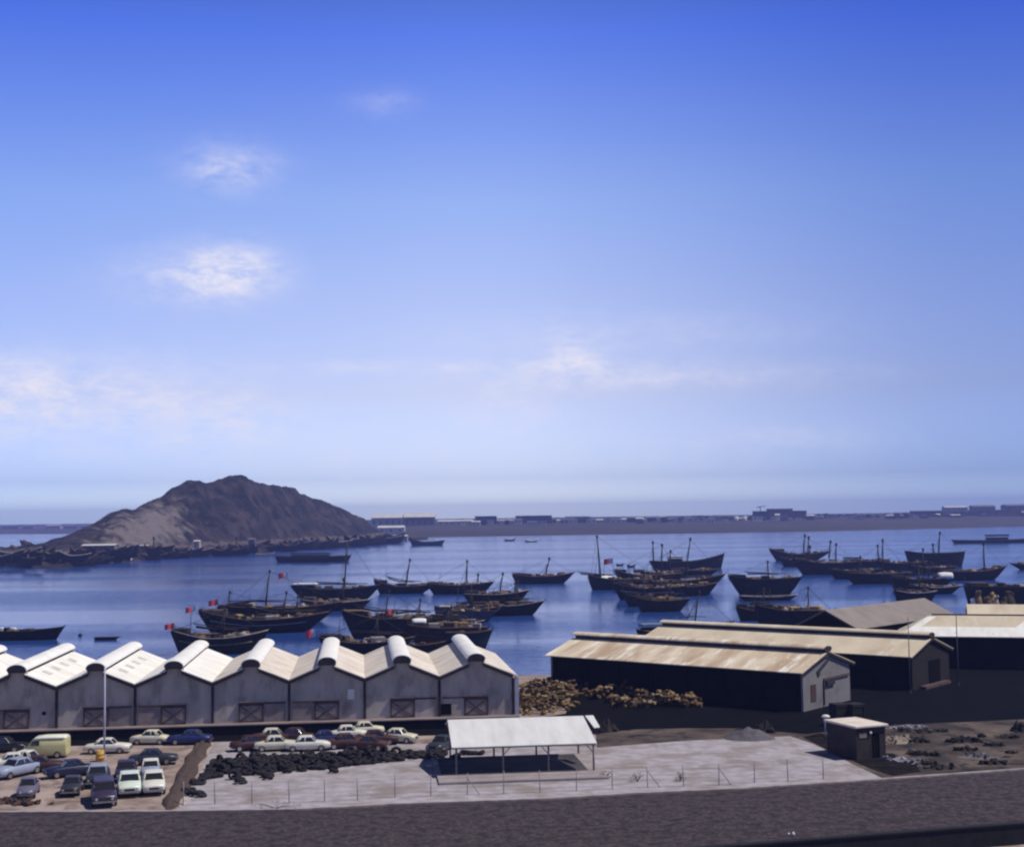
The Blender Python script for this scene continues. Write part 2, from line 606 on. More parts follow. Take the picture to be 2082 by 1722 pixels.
M_rock = mat('island_rock', (0.012, 0.009, 0.012), (0.046, 0.033, 0.034), 0.06, 0.95, 0.9, 0.12, contrast=(0.4, 0.62), detail=8, c3=(0.006, 0.006, 0.008), scale3=0.07, thr3=(0.50, 0.56))
for n_x in M_rock.node_tree.nodes:
    if n_x.type == 'BUMP':
        n_x.inputs['Distance'].default_value = 5.0
# a pale scree slope on the near left shoulder of the hill
nt = M_rock.node_tree
n2, l2 = nt.nodes, nt.links
prev = n2['Principled BSDF'].inputs['Base Color'].links[0].from_socket
geo = n2.new('ShaderNodeNewGeometry')
sc_a = PY(300, 1072, shore_Y(300) + 100)
vsub = n2.new('ShaderNodeVectorMath'); vsub.operation = 'SUBTRACT'
l2.new(geo.outputs['Position'], vsub.inputs[0]); vsub.inputs[1].default_value = (sc_a.x, sc_a.y, 14)
rot = n2.new('ShaderNodeMapping')
rot.inputs['Scale'].default_value = (1 / 23.0, 1 / 105.0, 1 / 26.0)
l2.new(vsub.outputs[0], rot.inputs[0])
ln = n2.new('ShaderNodeVectorMath'); ln.operation = 'LENGTH'
l2.new(rot.outputs[0], ln.inputs[0])
nz = n2.new('ShaderNodeTexNoise'); nz.inputs['Scale'].default_value = 0.10; nz.inputs['Detail'].default_value = 8
l2.new(geo.outputs['Position'], nz.inputs['Vector'])
ad = n2.new('ShaderNodeMath'); ad.operation = 'MULTIPLY_ADD'; ad.inputs[1].default_value = 2.4; l2.new(nz.outputs['Fac'], ad.inputs[0]); l2.new(ln.outputs['Value'], ad.inputs[2])
mr = n2.new('ShaderNodeMapRange'); mr.inputs['From Min'].default_value = 1.75; mr.inputs['From Max'].default_value = 2.25; mr.inputs['To Min'].default_value = 0.85; mr.inputs['To Max'].default_value = 0.0
l2.new(ad.outputs[0], mr.inputs[0])
mx = n2.new('ShaderNodeMix'); mx.data_type = 'RGBA'
l2.new(mr.outputs[0], mx.inputs[0]); l2.new(prev, mx.inputs[6]); mx.inputs[7].default_value = (0.165, 0.140, 0.135, 1)
sp = n2.new('ShaderNodeSeparateXYZ'); l2.new(geo.outputs['Position'], sp.inputs[0])
nz4 = n2.new('ShaderNodeTexNoise'); nz4.inputs['Scale'].default_value = 0.11; nz4.inputs['Detail'].default_value = 5
l2.new(geo.outputs['Position'], nz4.inputs['Vector'])
zz = n2.new('ShaderNodeMath'); zz.operation = 'MULTIPLY_ADD'; zz.inputs[1].default_value = 7.0; l2.new(nz4.outputs['Fac'], zz.inputs[0]); l2.new(sp.outputs[2], zz.inputs[2])
rp = n2.new('ShaderNodeValToRGB'); dv_ = n2.new('ShaderNodeMath'); dv_.operation = 'DIVIDE'; dv_.inputs[1].default_value = 16.0; l2.new(zz.outputs[0], dv_.inputs[0]); l2.new(dv_.outputs[0], rp.inputs[0])
for k_, (p_, c_) in enumerate(((0.0, 0.0), (0.40, 0.0), (0.46, 1.0), (0.56, 1.0), (0.66, 0.0))):
    e_ = rp.color_ramp.elements[k_] if k_ < 2 else rp.color_ramp.elements.new(p_)
    e_.position = p_; e_.color = (c_, c_, c_, 1)
mk = n2.new('ShaderNodeMath'); mk.operation = 'MULTIPLY'; mk.inputs[1].default_value = 0.75; l2.new(rp.outputs[0], mk.inputs[0])
mx5 = n2.new('ShaderNodeMix'); mx5.data_type = 'RGBA'
l2.new(mk.outputs[0], mx5.inputs[0]); l2.new(mx.outputs[2], mx5.inputs[6]); mx5.inputs[7].default_value = (0.11, 0.085, 0.08, 1)
l2.new(mx5.outputs[2], n2['Principled BSDF'].inputs['Base Color'])
grid_mesh('island_hill', rows, M_rock)

far_shore = [(-200, 1088), (0, 1086), (150, 1085), (400, 1090), (760, 1094), (900, 1092), (1200, 1087), (1640, 1081), (2082, 1070), (2300, 1065)]
far_base = [(-200, 1076), (150, 1075), (400, 1076), (720, 1076), (760, 1072), (900, 1066), (1200, 1063), (1640, 1055), (1900, 1051), (2082, 1047), (2300, 1042)]


def far_Y(px):
    return P(px, interp(far_shore, px), -2.0).y


def far_pt(px, py_base):
    """ground point of the far shore seen at the photo position"""
    Yb = far_Y(px) * 1.27
    return PY(px, interp(far_base, px), Yb)


rows = []
for i in range(161):
    px = -230 + i * (2600 / 160)
    Y0 = far_Y(px)
    b = far_pt(px, 0)
    dx = b.x / b.y
    zb = b.z
    row = [(dx * Y0 * 0.995, Y0 * 0.995, -4)]
    for s, zz in ((1.0, -1.6), (1.03, 0.12), (1.1, 0.36), (1.18, 0.7), (1.27, 1.0), (1.4, 1.02), (1.55, 1.1), (1.72, None)):
        Yv = Y0 * s
        if zz is None:
            z = CAMZ - Yv * 3.0 / FPX
            z = max(z, zb)
        else:
            z = zb * zz if zz > 0 else zz
        jig = mnoise.noise(Vector((dx * 300, s * 7, 2))) * (0.8 if zz and zz > 0.2 else 0)
        row.append((dx * Yv, Yv + (20 * mnoise.noise(Vector((dx * 60, s, 5))) if s < 1.1 else 0), z + jig))
    rows.append(row)
M_far = mat('far_sand', (0.060, 0.050, 0.047), (0.040, 0.033, 0.032), 0.006, 0.95, contrast=(0.4, 0.6), stretch=(0.5, 2, 1), c3=(0.026, 0.023, 0.022), scale3=0.012, thr3=(0.55, 0.65))
grid_mesh('far_shore', rows, M_far)

# ---------------------------------------------------------------- haze
M_haze = bpy.data.materials.new('haze')
M_haze.use_nodes = True
hn, hl = M_haze.node_tree.nodes, M_haze.node_tree.links
hn.clear()
ho = hn.new('ShaderNodeOutputMaterial')
hv = hn.new('ShaderNodeVolumePrincipled')
hv.inputs['Color'].default_value = (0.34, 0.42, 1.0, 1)
hv.inputs['Density'].default_value = 0.00019
hv.inputs['Anisotropy'].default_value = 0.0
hl.new(hv.outputs[0], ho.inputs['Volume'])
HAZE_BOX = (-7300, 7300, -400, 6300, -6.2, 78)
hz = MB().box(*HAZE_BOX).build('haze', M_haze)
hz['kind'] = 'stuff'
# ================================================================ buildings
M_white_roof = mat('white_roof', (0.80, 0.785, 0.75), (0.66, 0.63, 0.58), 0.45, 0.75, 0.0, stretch=(0.45, 1.8, 1), contrast=(0.42, 0.75), c3=(0.52, 0.47, 0.42), scale3=0.8, thr3=(0.60, 0.74))
M_cream_roof = mat('cream_roof', (0.70, 0.64, 0.57), (0.50, 0.43, 0.37), 0.4, 0.8, 0.0, stretch=(0.45, 1.8, 1), contrast=(0.38, 0.72), c3=(0.36, 0.29, 0.24), scale3=0.8, thr3=(0.56, 0.70))
M_vent = mat('vent_white', (0.82, 0.80, 0.75), (0.72, 0.70, 0.66), 0.5, 0.6)
M_stain_roof = mat('stained_roof', (0.66, 0.56, 0.42), (0.44, 0.32, 0.22), 0.35, 0.85, 0.0, stretch=(0.35, 1.2, 0.35), contrast=(0.40, 0.62), c3=(0.80, 0.75, 0.64), scale3=0.55, thr3=(0.52, 0.64), detail=8)
M_tan_roof = mat('tan_roof', (0.62, 0.54, 0.40), (0.48, 0.39, 0.29), 0.3, 0.85, 0.0, stretch=(0.5, 1, 0.5), contrast=(0.4, 0.7), c3=(0.72, 0.66, 0.54), scale3=0.4, thr3=(0.55, 0.75))
M_grey_roof = mat('grey_roof', (0.25, 0.215, 0.195), (0.19, 0.165, 0.155), 0.3, 0.9, c3=(0.29, 0.25, 0.22), scale3=0.2)
M_plaster = mat('grey_plaster', (0.50, 0.44, 0.38), (0.39, 0.34, 0.29), 0.75, 0.95, 0.1, 5, contrast=(0.38, 0.62), c3=(0.24, 0.205, 0.18), scale3=0.55, thr3=(0.50, 0.68), stretch=(1, 1, 0.45), detail=8)
M_lav = mat('pale_plaster', (0.20, 0.19, 0.19), (0.16, 0.15, 0.15), 0.5, 0.95, 0.1, 5, c3=(0.12, 0.11, 0.112), scale3=0.4, thr3=(0.55, 0.75))
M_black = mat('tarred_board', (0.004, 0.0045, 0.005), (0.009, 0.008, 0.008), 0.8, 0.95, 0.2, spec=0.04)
M_dkbrown = mat('dark_brick', (0.017, 0.013, 0.014), (0.010, 0.008, 0.009), 0.8, 0.95, 0.2)
M_trim = mat('dark_trim', (0.022, 0.019, 0.024), (0.035, 0.03, 0.034), 1.0, 0.9)
M_doorb = mat('door_brown', (0.30, 0.245, 0.22), (0.21, 0.17, 0.15), 1.2, 0.9)
M_beam = mat('door_beam', (0.10, 0.062, 0.058), (0.06, 0.04, 0.038), 1.5, 0.9)
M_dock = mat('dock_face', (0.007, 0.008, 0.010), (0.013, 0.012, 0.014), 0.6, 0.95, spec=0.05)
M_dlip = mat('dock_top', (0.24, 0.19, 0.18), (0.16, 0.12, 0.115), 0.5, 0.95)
M_wmetal = mat('pale_metal', (0.48, 0.48, 0.60), (0.40, 0.40, 0.50), 1.5, 0.6)
M_paint = mat('white_paint', (0.80, 0.78, 0.72), (0.72, 0.70, 0.64), 1.0, 0.6)

# ---- the row of joined warehouses
BAY, WL, EAVE, RISE = 7.85, 23.0, 5.15, 1.62
WH0 = P(588, 1466, 1.0)
wh = thing('warehouse', 'long grey warehouse with eight white-roofed gables standing in a row along the quay', 'warehouse', (WH0.x, WH0.y, 0), rad(6.5))
B0, B1 = -5, 3
prof = []
for i in range(B0, B1):
    prof += [(i * BAY, EAVE), (i * BAY + BAY / 2 - 0.95, EAVE + RISE * 0.78), (i * BAY + BAY / 2 - 0.95, EAVE + RISE + 0.28), (i * BAY + BAY / 2 + 0.95, EAVE + RISE + 0.28), (i * BAY + BAY / 2 + 0.95, EAVE + RISE * 0.78)]
prof.append((B1 * BAY, EAVE))
mb = MB()
outline = [(B0 * BAY, 0.9)] + prof + [(B1 * BAY, 0.9)]
mb.slab([(x, 0, z) for x, z in outline], (0, 0.3, 0))
mb.slab([(x, WL - 0.3, z) for x, z in outline], (0, 0.3, 0))
mb.box(B1 * BAY - 0.3, B1 * BAY, 0.3, WL - 0.3, 0.0, EAVE)
mb.box(B0 * BAY, B0 * BAY + 0.3, 0.3, WL - 0.3, 0.0, EAVE)
wall = mb.build('wall', M_plaster, wh)
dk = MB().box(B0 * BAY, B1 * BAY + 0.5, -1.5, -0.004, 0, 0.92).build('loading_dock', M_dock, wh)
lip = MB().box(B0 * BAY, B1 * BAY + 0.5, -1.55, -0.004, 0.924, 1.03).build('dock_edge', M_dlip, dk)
for i in range(B0, B1):
    xc = i * BAY + BAY / 2
    rf = MB()
    for s in (-1, 1):
        xe = xc + s * BAY / 2
        a = [(xe, -0.45, EAVE + 0.1), (xc + s * 0.75, -0.45, EAVE + 0.1 + RISE * (1 - 0.75 / (BAY / 2))), (xc + s * 0.75, WL + 0.4, EAVE + 0.1 + RISE * (1 - 0.75 / (BAY / 2))), (xe, WL + 0.4, EAVE + 0.1)]
        if i == B1 - 1 and s == 1:
            a[0] = (xe + 0.5, -0.45, EAVE - 0.1); a[3] = (xe + 0.5, WL + 0.4, EAVE - 0.1)
        rf.slab(a, (0, 0, 0.09))
    roof = rf.build('roof', M_white_roof if i <= -2 else M_cream_roof, wh)
    # curved ridge ventilator standing on the ridge
    vt = MB()
    rings = []
    for y in (-0.5, WL + 0.45):
        rg = [Vector((xc + 1.02 * math.cos(t), y, EAVE + RISE + 0.22 + 0.62 * math.sin(t))) for t in [math.pi * k / 12 for k in range(13)]]
        rg += [Vector((xc + 0.92 * math.cos(t), y, EAVE + RISE + 0.22 + 0.52 * math.sin(t))) for t in [math.pi * (12 - k) / 12 for k in range(13)]]
        rings.append(rg)
    vt.loft(rings, smooth=False)
    v = vt.build('ridge_ventilator', M_vent, roof)
    up = MB().box(xc - 0.80, xc - 0.70, -0.3, WL + 0.2, EAVE + RISE * 0.75, EAVE + RISE + 0.34).box(xc + 0.70, xc + 0.80, -0.3, WL + 0.2, EAVE + RISE * 0.75, EAVE + RISE + 0.34)
    up.build('louvre', M_trim, roof)
    # dark arched cap and barge boards at the front
    g = MB()
    pts = [(xc + 0.95 * math.cos(math.pi * k / 12), -0.52, EAVE + RISE + 0.2 + 0.58 * math.sin(math.pi * k / 12)) for k in range(13)]
    pts += [(xc - 0.80, -0.52, EAVE + RISE - 0.02), (xc + 0.80, -0.52, EAVE + RISE - 0.02)]
    g.slab(pts, (0, 0.08, 0))
    g.build('vent_end', M_trim, roof)
    g = MB()
    for s in (-1, 1):
        xe = xc + s * (BAY / 2 - 0.02)
        z1 = EAVE + 0.1 + RISE * (1 - 0.8 / (BAY / 2))
        g.slab([(xe, -0.5, EAVE - 0.28), (xe, -0.5, EAVE + 0.08), (xc + s * 0.8, -0.5, z1), (xc + s * 0.8, -0.5, z1 - 0.36)], (0, 0.44, 0))
    g.build('barge_board', M_trim, roof)
    if i in (-4, -3):
        for k in range(4):
            ya, yb = 4 + k * 4.2, 5.4 + k * 4.2
            zf = lambda x: EAVE + 0.2 + RISE * (1 - (x - xc) / (BAY / 2))
            MB().slab([(xc + 1.5, ya, zf(xc + 1.5)), (xc + 2.4, ya, zf(xc + 2.4)), (xc + 2.4, yb, zf(xc + 2.4)), (xc + 1.5, yb, zf(xc + 1.5))], (0, 0, 0.03)).build('skylight', mat('skylight', (0.62, 0.60, 0.52), None, 1, 0.5), roof)
for i in range(B0 + 1, B1 + 1):
    MB().box(i * BAY - 0.13, i * BAY + 0.13, -0.16, -0.004, 1.034, EAVE - 0.3).build('downpipe', M_trim, wh)
MB().box(B1 * BAY + 0.20, B1 * BAY + 0.62, -0.02, 0.42, 0.1, EAVE - 0.2).build('corner_post', M_wmetal, wh)
# sliding doors: braced leaf outside, plain leaf inside, on both sides of every second valley
for vi in (-4, -2, 0, 2):
    for s in (-1, 1):
        if vi * BAY + s * 5 < B0 * BAY:
            continue
        x0 = vi * BAY
        a, b, c = x0 + s * 0.35, x0 + s * 2.6, x0 + s * 5.2
        rail = MB().box(min(a, c), max(a, c), -0.14, -0.004, 2.88, 3.06).build('door_rail', M_beam, wh)
        hx = (min(b, c), max(b, c))
        MB().box(hx[0], hx[1], -0.24, -0.004, 3.064, 3.19).build('door_hood', M_dlip, wh)
        d = MB().box(min(a, b) + 0.02, max(a, b) - 0.02, -0.06, -0.004, 1.034, 2.876).build('sliding_door', M_doorb if vi != 2 else M_plaster, wh)
        d2 = MB().box(hx[0] + 0.02, hx[1] - 0.02, -0.09, -0.004, 1.034, 2.876).build('sliding_door', M_doorb, wh)
        fr = MB()
        for xx in (hx[0] + 0.02, hx[1] - 0.17):
            fr.box(xx, xx + 0.15, -0.13, -0.092, 1.034, 2.87)
        fr.box(hx[0] + 0.172, hx[1] - 0.172, -0.13, -0.092, 2.72, 2.87).box(hx[0] + 0.172, hx[1] - 0.172, -0.13, -0.092, 1.034, 1.17)
        for (p, q) in (((hx[0] + 0.2, 1.2), (hx[1] - 0.2, 2.7)), ((hx[0] + 0.2, 2.7), (hx[1] - 0.2, 1.2))):
            fr.tube([(p[0], -0.1, p[1]), (q[0], -0.1, q[1])], 0.05, 4)
        fr.build('door_brace', M_beam, d2)
MB().cbox(0.55 * BAY + 1.75, 0.55 * BAY + 2.45, -0.1, -0.004, 3.1, 4.15, 0.03).build('notice_board', M_paint, wh)
MB().box(2 * BAY + 0.15, 2 * BAY + 1.25, -0.12, -0.066, 1.2, 2.35).build('hatch', M_black, wh)
MB().ball((-3.35 * BAY + 1.5, -0.05, 2.55), 0.22, 0.12, 0.2, 8, 6).build('wall_vent', M_black, wh)


def gable_shed(name, label, origin, rz, W, L, eave, rise, m_roof, m_side, m_gable, vent=True, over=0.8, group=None, cat='shed', doors=True, hip=0.0):
    t = thing(name, label, cat, (origin[0], origin[1], 0), rz, group)
    xc = W / 2
    w = MB()
    gp = [(0, 0), (0, eave), (xc, eave + rise), (W, eave), (W, 0)]
    w.slab([(x, 0, z) for x, z in (gp if not hip else [(0, 0), (0, eave), (W, eave), (W, 0)])], (0, 0.25, 0), 1)
    w.slab([(x, L - 0.25, z) for x, z in gp], (0, 0.25, 0), 1)
    w.box(0.3, 0.5, 0.25, L - 0.25, 0, eave - 0.05, 0)
    w.box(W - 0.5, W - 0.3, 0.25, L - 0.25, 0, eave - 0.05, 0)
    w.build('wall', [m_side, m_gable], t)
    k = max(3, int(L / 4.5))
    for i in range(k + 1):
        y = 0.3 + (L - 0.9) * i / k
        MB().box(0.0, 0.296, y, y + 0.3, 0, eave - 0.05).build('pilaster', m_side, t)
    
    if doors:
        for i in range(0, k, 2):
            y = 0.9 + (L - 0.9) * i / k
            MB().box(0.2, 0.296, y, y + 2.6, 0.05, min(3.0, eave - 0.6)).build('sliding_door', M_black, t)
    rf = MB()
    sl = rise / xc
    xin = 0.6 if vent else 0.0
    for s in (-1, 1):
        xe = xc + s * (xc + over)
        ze = eave - sl * over + 0.12
        xi = xc + s * xin
        zi = eave + rise - sl * xin + 0.12
        rf.slab([(xe, -0.35, ze), (xi, -0.35 + hip, zi), (xi, L + 0.35, zi), (xe, L + 0.35, ze)], (0, 0, 0.1))
    if hip:
        zl, zh = eave - sl * over + 0.12, eave + rise + 0.12
        rf.slab([(xc - xc - over + 0.02, -0.37, zl), (xc, -0.37 + hip, zh), (xc + xc + over - 0.02, -0.37, zl)], (0, 0, 0.1))
    roof = rf.build('roof', m_roof, t)
    if vent:
        vt = MB()
        rings = []
        zc = eave + rise + 0.02
        for y in (-0.2, L + 0.2):
            rg = [Vector((xc + 0.95 * math.cos(a), y, zc + 0.45 + 0.38 * math.sin(a))) for a in [math.pi * q / 10 for q in range(11)]]
            rg += [Vector((xc + 0.85 * math.cos(a), y, zc + 0.45 + 0.28 * math.sin(a))) for a in [math.pi * (10 - q) / 10 for q in range(11)]]
            rings.append(rg)
        vt.loft(rings, smooth=False)
        vt.build('ridge_ventilator', m_roof, roof)
        MB().box(xc - 0.62, xc - 0.54, 0.1, L - 0.1, zc - 0.2, zc + 0.5).box(xc + 0.54, xc + 0.62, 0.1, L - 0.1, zc - 0.2, zc + 0.5).build('louvre', M_trim, roof)
        e = MB()
        pts = [(xc + 0.9 * math.cos(a), -0.28, zc + 0.42 + 0.34 * math.sin(a)) for a in [math.pi * q / 10 for q in range(11)]] + [(xc - 0.55, -0.28, zc + 0.1), (xc + 0.55, -0.28, zc + 0.1)]
        e.slab(pts, (0, 0.07, 0)).build('vent_end', M_trim, roof)
    bb = MB()
    for s in ((-1, 1) if not hip else ()):
        xe, ze = xc + s * (xc + over), eave - sl * over + 0.1
        bb.slab([(xe, -0.3, ze - 0.25), (xe, -0.3, ze), (xc + s * 0.01, -0.3, eave + rise + 0.1), (xc + s * 0.01, -0.3, eave + rise - 0.15)], (0, 0.06, 0))
    if not hip:
        bb.build('barge_board', M_trim, roof)
    return t


# ---- shed with the pale gable end
S1 = P(1634, 1447, 0)
SR = math.atan2(0.77, 0.638)
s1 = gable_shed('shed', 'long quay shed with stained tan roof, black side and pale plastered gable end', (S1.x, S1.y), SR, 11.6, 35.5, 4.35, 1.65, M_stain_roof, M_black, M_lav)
MB().box(1.75, 3.0, -0.06, -0.004, 0.9, 2.75).build('door', mat('door_maroon', (0.075, 0.040, 0.040), None, 1, 0.9), s1)
MB().box(4.9, 11.2, -0.16, -0.004, 2.95, 3.2).build('door_rail', M_beam, s1)
MB().box(4.75, 4.98, -0.14, -0.004, 0.2, 2.946).box(5.4, 7.4, -0.22, -0.004, 2.3, 2.8).build('door_frame', M_trim, s1)
M_ = Matrix.Translation((4.7, 0, 4.55)) @ Matrix.Rotation(-0.42, 4, 'Y')
MB().cbox(-1.5, 1.5, -0.12, -0.004, -0.18, 0.2, 0.03, 0, M_).cbox(-1.5, -0.9, -0.12, -0.006, -0.5, -0.19, 0.03, 0, M_).build('wall_bracket', M_trim, s1)
# ---- second long shed behind it
S2 = P(1856, 1404, 0)
V_, U_ = Vector((0.638, 0.77, 0)), Vector((-0.77, 0.638, 0))
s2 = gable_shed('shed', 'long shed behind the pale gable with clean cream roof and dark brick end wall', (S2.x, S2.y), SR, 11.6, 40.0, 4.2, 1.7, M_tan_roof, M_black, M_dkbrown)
MB().cbox(-0.12, -0.004, 11.9, 12.3, 1.9, 2.3, 0.03).build('wall_lamp', M_paint, s2)
MB().box(5, 8.5, -0.08, -0.004, 0.1, 3.2).build('door', M_black, s2)
MB().box(2, 9.8, -0.9, -0.05, 0.0, 0.35).build('door_step', M_beam, s2)
# ---- long roof at the right with the whitewashed lower edge
a3 = Vector((0.96, -0.28, 0))
x3 = Vector((-0.28, -0.96, 0))
O3 = Vector((54.6, 193.2, 0)) - x3 * 10.0
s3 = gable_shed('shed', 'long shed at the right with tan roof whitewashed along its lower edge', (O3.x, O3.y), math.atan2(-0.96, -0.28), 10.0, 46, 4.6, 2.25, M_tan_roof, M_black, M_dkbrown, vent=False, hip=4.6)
sl = 2.25 / 5.0
zr3 = lambda x: 4.6 + 2.25 - sl * (x - 5.0) + 0.235
hy = lambda x: -0.35 + 4.6 * (10.8 - x) / 5.8
MB().slab([(8.3, hy(8.3) + 1.2, zr3(8.3)), (10.8, hy(10.8) + 1.2, zr3(10.8)), (10.8, 46.3, zr3(10.8)), (8.2, 46.3, zr3(8.2))], (0, 0, 0.03)).slab([(5.6, hy(5.6), zr3(5.6)), (10.8, hy(10.8), zr3(10.8)), (10.8, hy(10.8) + 1.196, zr3(10.8)), (5.6, hy(5.6) + 1.196, zr3(5.6))], (0, 0, 0.03)).build('whitewash_strip', M_white_roof, s3)
MB().slab([(8.3, 15.5, zr3(8.3)), (6.1, 17.2, zr3(6.1)), (5.9, 18.2, zr3(5.9)), (8.3, 17.6, zr3(8.3))], (0, 0, 0.034)).build('whitewash_patch', M_white_roof, s3)
MB().box(4.85, 5.15, 4.4, 46.2, 4.6 + 2.25 + 0.18, 4.6 + 2.25 + 0.34).build('ridge_cap', M_trim, s3)
# ---- roof strip behind that one
p3b = PY(1972, 1250, 220)
O4 = Vector((p3b.x, p3b.y, 0)) - x3 * 9.0
s3b = gable_shed('shed', 'plain tan shed roof showing above the whitewashed roof at the right edge', (O4.x, O4.y), math.atan2(-0.96, -0.28), 9.0, 40, 4.9, 1.5, M_tan_roof, M_black, M_dkbrown, vent=False)
# ---- grey roofed shed end-on to the water
s4 = gable_shed('shed', 'broad grey-roofed shed with black gable beyond the cream-roofed shed', (43.6, 210.6), math.atan2(-0.61, 0.79), 10.1, 33.5, 4.55, 2.45, M_grey_roof, M_black, M_black, vent=False, over=0.4)
s4.rotation_euler.z = rad(-42)

# ---- flat roofed hut by the road
M_hut = mat('hut_block', (0.050, 0.037, 0.035), (0.028, 0.022, 0.022), 0.9, 0.95, 0.2, 4)
HU = P(1738, 1534, 0)
H0 = PY(1738, 1469, 121.8)
hut = thing('hut', 'small square block hut with a flat cream roof beside the concrete yard', 'hut', (H0.x + 0.05, H0.y, 0), rad(22))
MB().box(0.25, 0.45, 0.45, 5.15, 0, 2.78).box(3.65, 3.85, 0.45, 5.15, 0, 2.78).box(0.25, 2.1, 0.25, 0.446, 0, 2.78).box(3.1, 3.85, 0.25, 0.446, 0, 2.78).box(2.104, 3.096, 0.25, 0.446, 2.2, 2.78).box(0.25, 3.85, 5.154, 5.35, 0, 2.78).build('wall', M_hut, hut)
MB().cbox(0, 4.1, 0, 5.6, 2.79, 2.98, 0.04).build('roof', mat('hut_roof', (0.70, 0.62, 0.54), (0.55, 0.47, 0.41), 0.5, 0.9), hut)
MB().box(2.12, 3.08, 0.32, 0.38, 0.02, 2.19).build('door', M_black, hut)
MB().ball((1.95, 0.14, 2.3), 0.13, 0.11, 0.13, 10, 6).build('wall_lamp', M_paint, hut)
MB().box(0.6, 1.5, 0.2, 0.246, 1.9, 2.35).build('lintel', M_doorb, hut)

hut.scale = (0.87, 0.87, 1.0)
# ---- open canopy on the concrete yard
CA = P(927, 1580, 0)
M_can = mat('canopy_sheet', (0.66, 0.66, 0.66), (0.56, 0.55, 0.55), 0.5, 0.7, 0.0, stretch=(2, 0.4, 1), c3=(0.48, 0.46, 0.45), scale3=0.5, thr3=(0.6, 0.8))
M_post = mat('weathered_post', (0.20, 0.17, 0.18), (0.13, 0.11, 0.12), 2, 0.9)
can = thing('canopy', 'open-sided canopy with a big white sheet roof standing on the concrete yard', 'canopy', (CA.x, CA.y, 0), rad(6.3))
CW = 12.0
MB().box(-1.2, CW - 0.6, 0.3, 8.2, 0.204, 0.212).build('painted_shade', mat('painted_shade', (0.035, 0.033, 0.036), (0.065, 0.058, 0.06), 0.5, 0.9), can)  # dark sheet paints the canopy's cast shade onto the floor
MB().box(-1.6, CW + 0.6, -3.2, 8.6, 0.016, 0.2).build('floor_slab', mat('canopy_floor', (0.31, 0.27, 0.275), (0.24, 0.205, 0.2), 0.6, 0.9), can)
cr = MB()
cr.slab([(-0.35, -0.35, 2.5), (CW + 0.1, -0.35, 2.5), (CW - 0.15, 5.3, 4.0), (-0.35, 5.3, 4.0)], (0, 0, 0.07))
cr.slab([(-0.35, 5.36, 4.0), (CW - 0.1, 5.36, 4.0), (CW - 0.1, 8.9, 3.1), (-0.35, 8.9, 3.1)], (0, 0, 0.07))
crf = cr.build('roof', M_can, can)
MB().slab([(CW + 0.0, 5.2, 4.05), (CW + 0.75, 5.2, 4.05), (CW + 0.95, 2.9, 3.35), (CW + 0.42, 2.8, 3.32)], (0, 0, 0.05)).build('loose_sheet', M_can, crf)
for x in (0.05, 4.05, 7.95, CW - 0.15):
    for y, h in ((0.0, 2.5), (8.4, 3.15)):
        MB().tube([(x, y, 0.2), (x, y, h)], 0.085, 8).build('post', M_post, can)
MB().box(-0.3, CW + 0.05, -0.06, 0.06, 2.36, 2.494).box(-0.3, CW, 8.34, 8.46, 2.9, 3.08).build('eaves_beam', M_post, can)
tr = MB()
for x in (0.05, 4.05, 7.95, CW - 0.15):
    tr.tube([(x, 0.08, 2.45), (x, 5.3, 3.9), (x, 8.3, 3.1)], 0.05, 5)
    tr.tube([(x, 0.02, 1.7), (x - 0.6 if x > 6 else x + 0.6, 0.02, 2.38)], 0.04, 5)
tr.build('rafter', M_post, can)

# ---- low stone wall at the bottom right corner
WZ = 1.4
wA, wB = P(1440, 1722, WZ), P(2082, 1672, WZ)
wd = (wB - wA); wd.z = 0; wd.normalize()
wn2 = Vector((-wd.y, wd.x, 0))
wa, wb = Vector((wA.x, wA.y, 0)) - wd * 25, Vector((wB.x, wB.y, 0)) + wd * 30
mb = MB()
mb.slab([wa, wb, wb + wn2 * 0.45, wa + wn2 * 0.45], (0, 0, WZ - 0.12))
bw = thing('boundary_wall', 'low dark stone wall along the near side of the road', 'wall', wa)
for v in range(len(mb.v)):
    mb.v[v] = tuple(Vector(mb.v[v]) - wa)
mb.build('wall', M_wallstone, bw)
mb = MB()
o_ = Vector((0, 0, 0))
L__ = (wb - wa)
mb.slab([o_ - wn2 * 0.06 + Vector((0, 0, WZ - 0.117)), L__ - wn2 * 0.06 + Vector((0, 0, WZ - 0.117)), L__ + wn2 * 0.51 + Vector((0, 0, WZ - 0.117)), o_ + wn2 * 0.51 + Vector((0, 0, WZ - 0.117))], (0, 0, 0.12))
mb.build('coping', M_wallstone, bw)
# ================================================================ vehicles
M_glass = mat('car_glass', (0.022, 0.024, 0.030), None, 1, 0.12, spec=0.6)
M_rub = mat('rubber', (0.016, 0.016, 0.018), (0.028, 0.026, 0.028), 4, 0.85, spec=0.2)
M_chrome = mat('chrome', (0.55, 0.55, 0.58), None, 1, 0.25, metal=0.9)
M_lamp = mat('lamp_glass', (0.55, 0.55, 0.52), None, 1, 0.2, spec=0.6)
M_under = mat('underbody', (0.012, 0.012, 0.013), None, 2, 0.9)


def paint(name, c, rough=0.35):
    return mat('paint_' + name, c, tuple(x * 0.86 for x in c), 1.2, rough, spec=0.5)


def rsec(x, hw, zb, zt, sh=0.10, tuck=0.10):
    """rounded cross-section of a car body at the station x"""
    zm = zb + (zt - zb) * 0.55
    r = [(-hw + tuck, zb), (-hw + 0.03, zb + 0.12), (-hw, zm), (-hw + 0.04, zt - 0.06), (-hw + sh, zt), (0, zt + 0.03), (hw - sh, zt), (hw - 0.04, zt - 0.06), (hw, zm), (hw - 0.03, zb + 0.12), (hw - tuck, zb)]
    return [Vector((x, y, z)) for y, z in r]


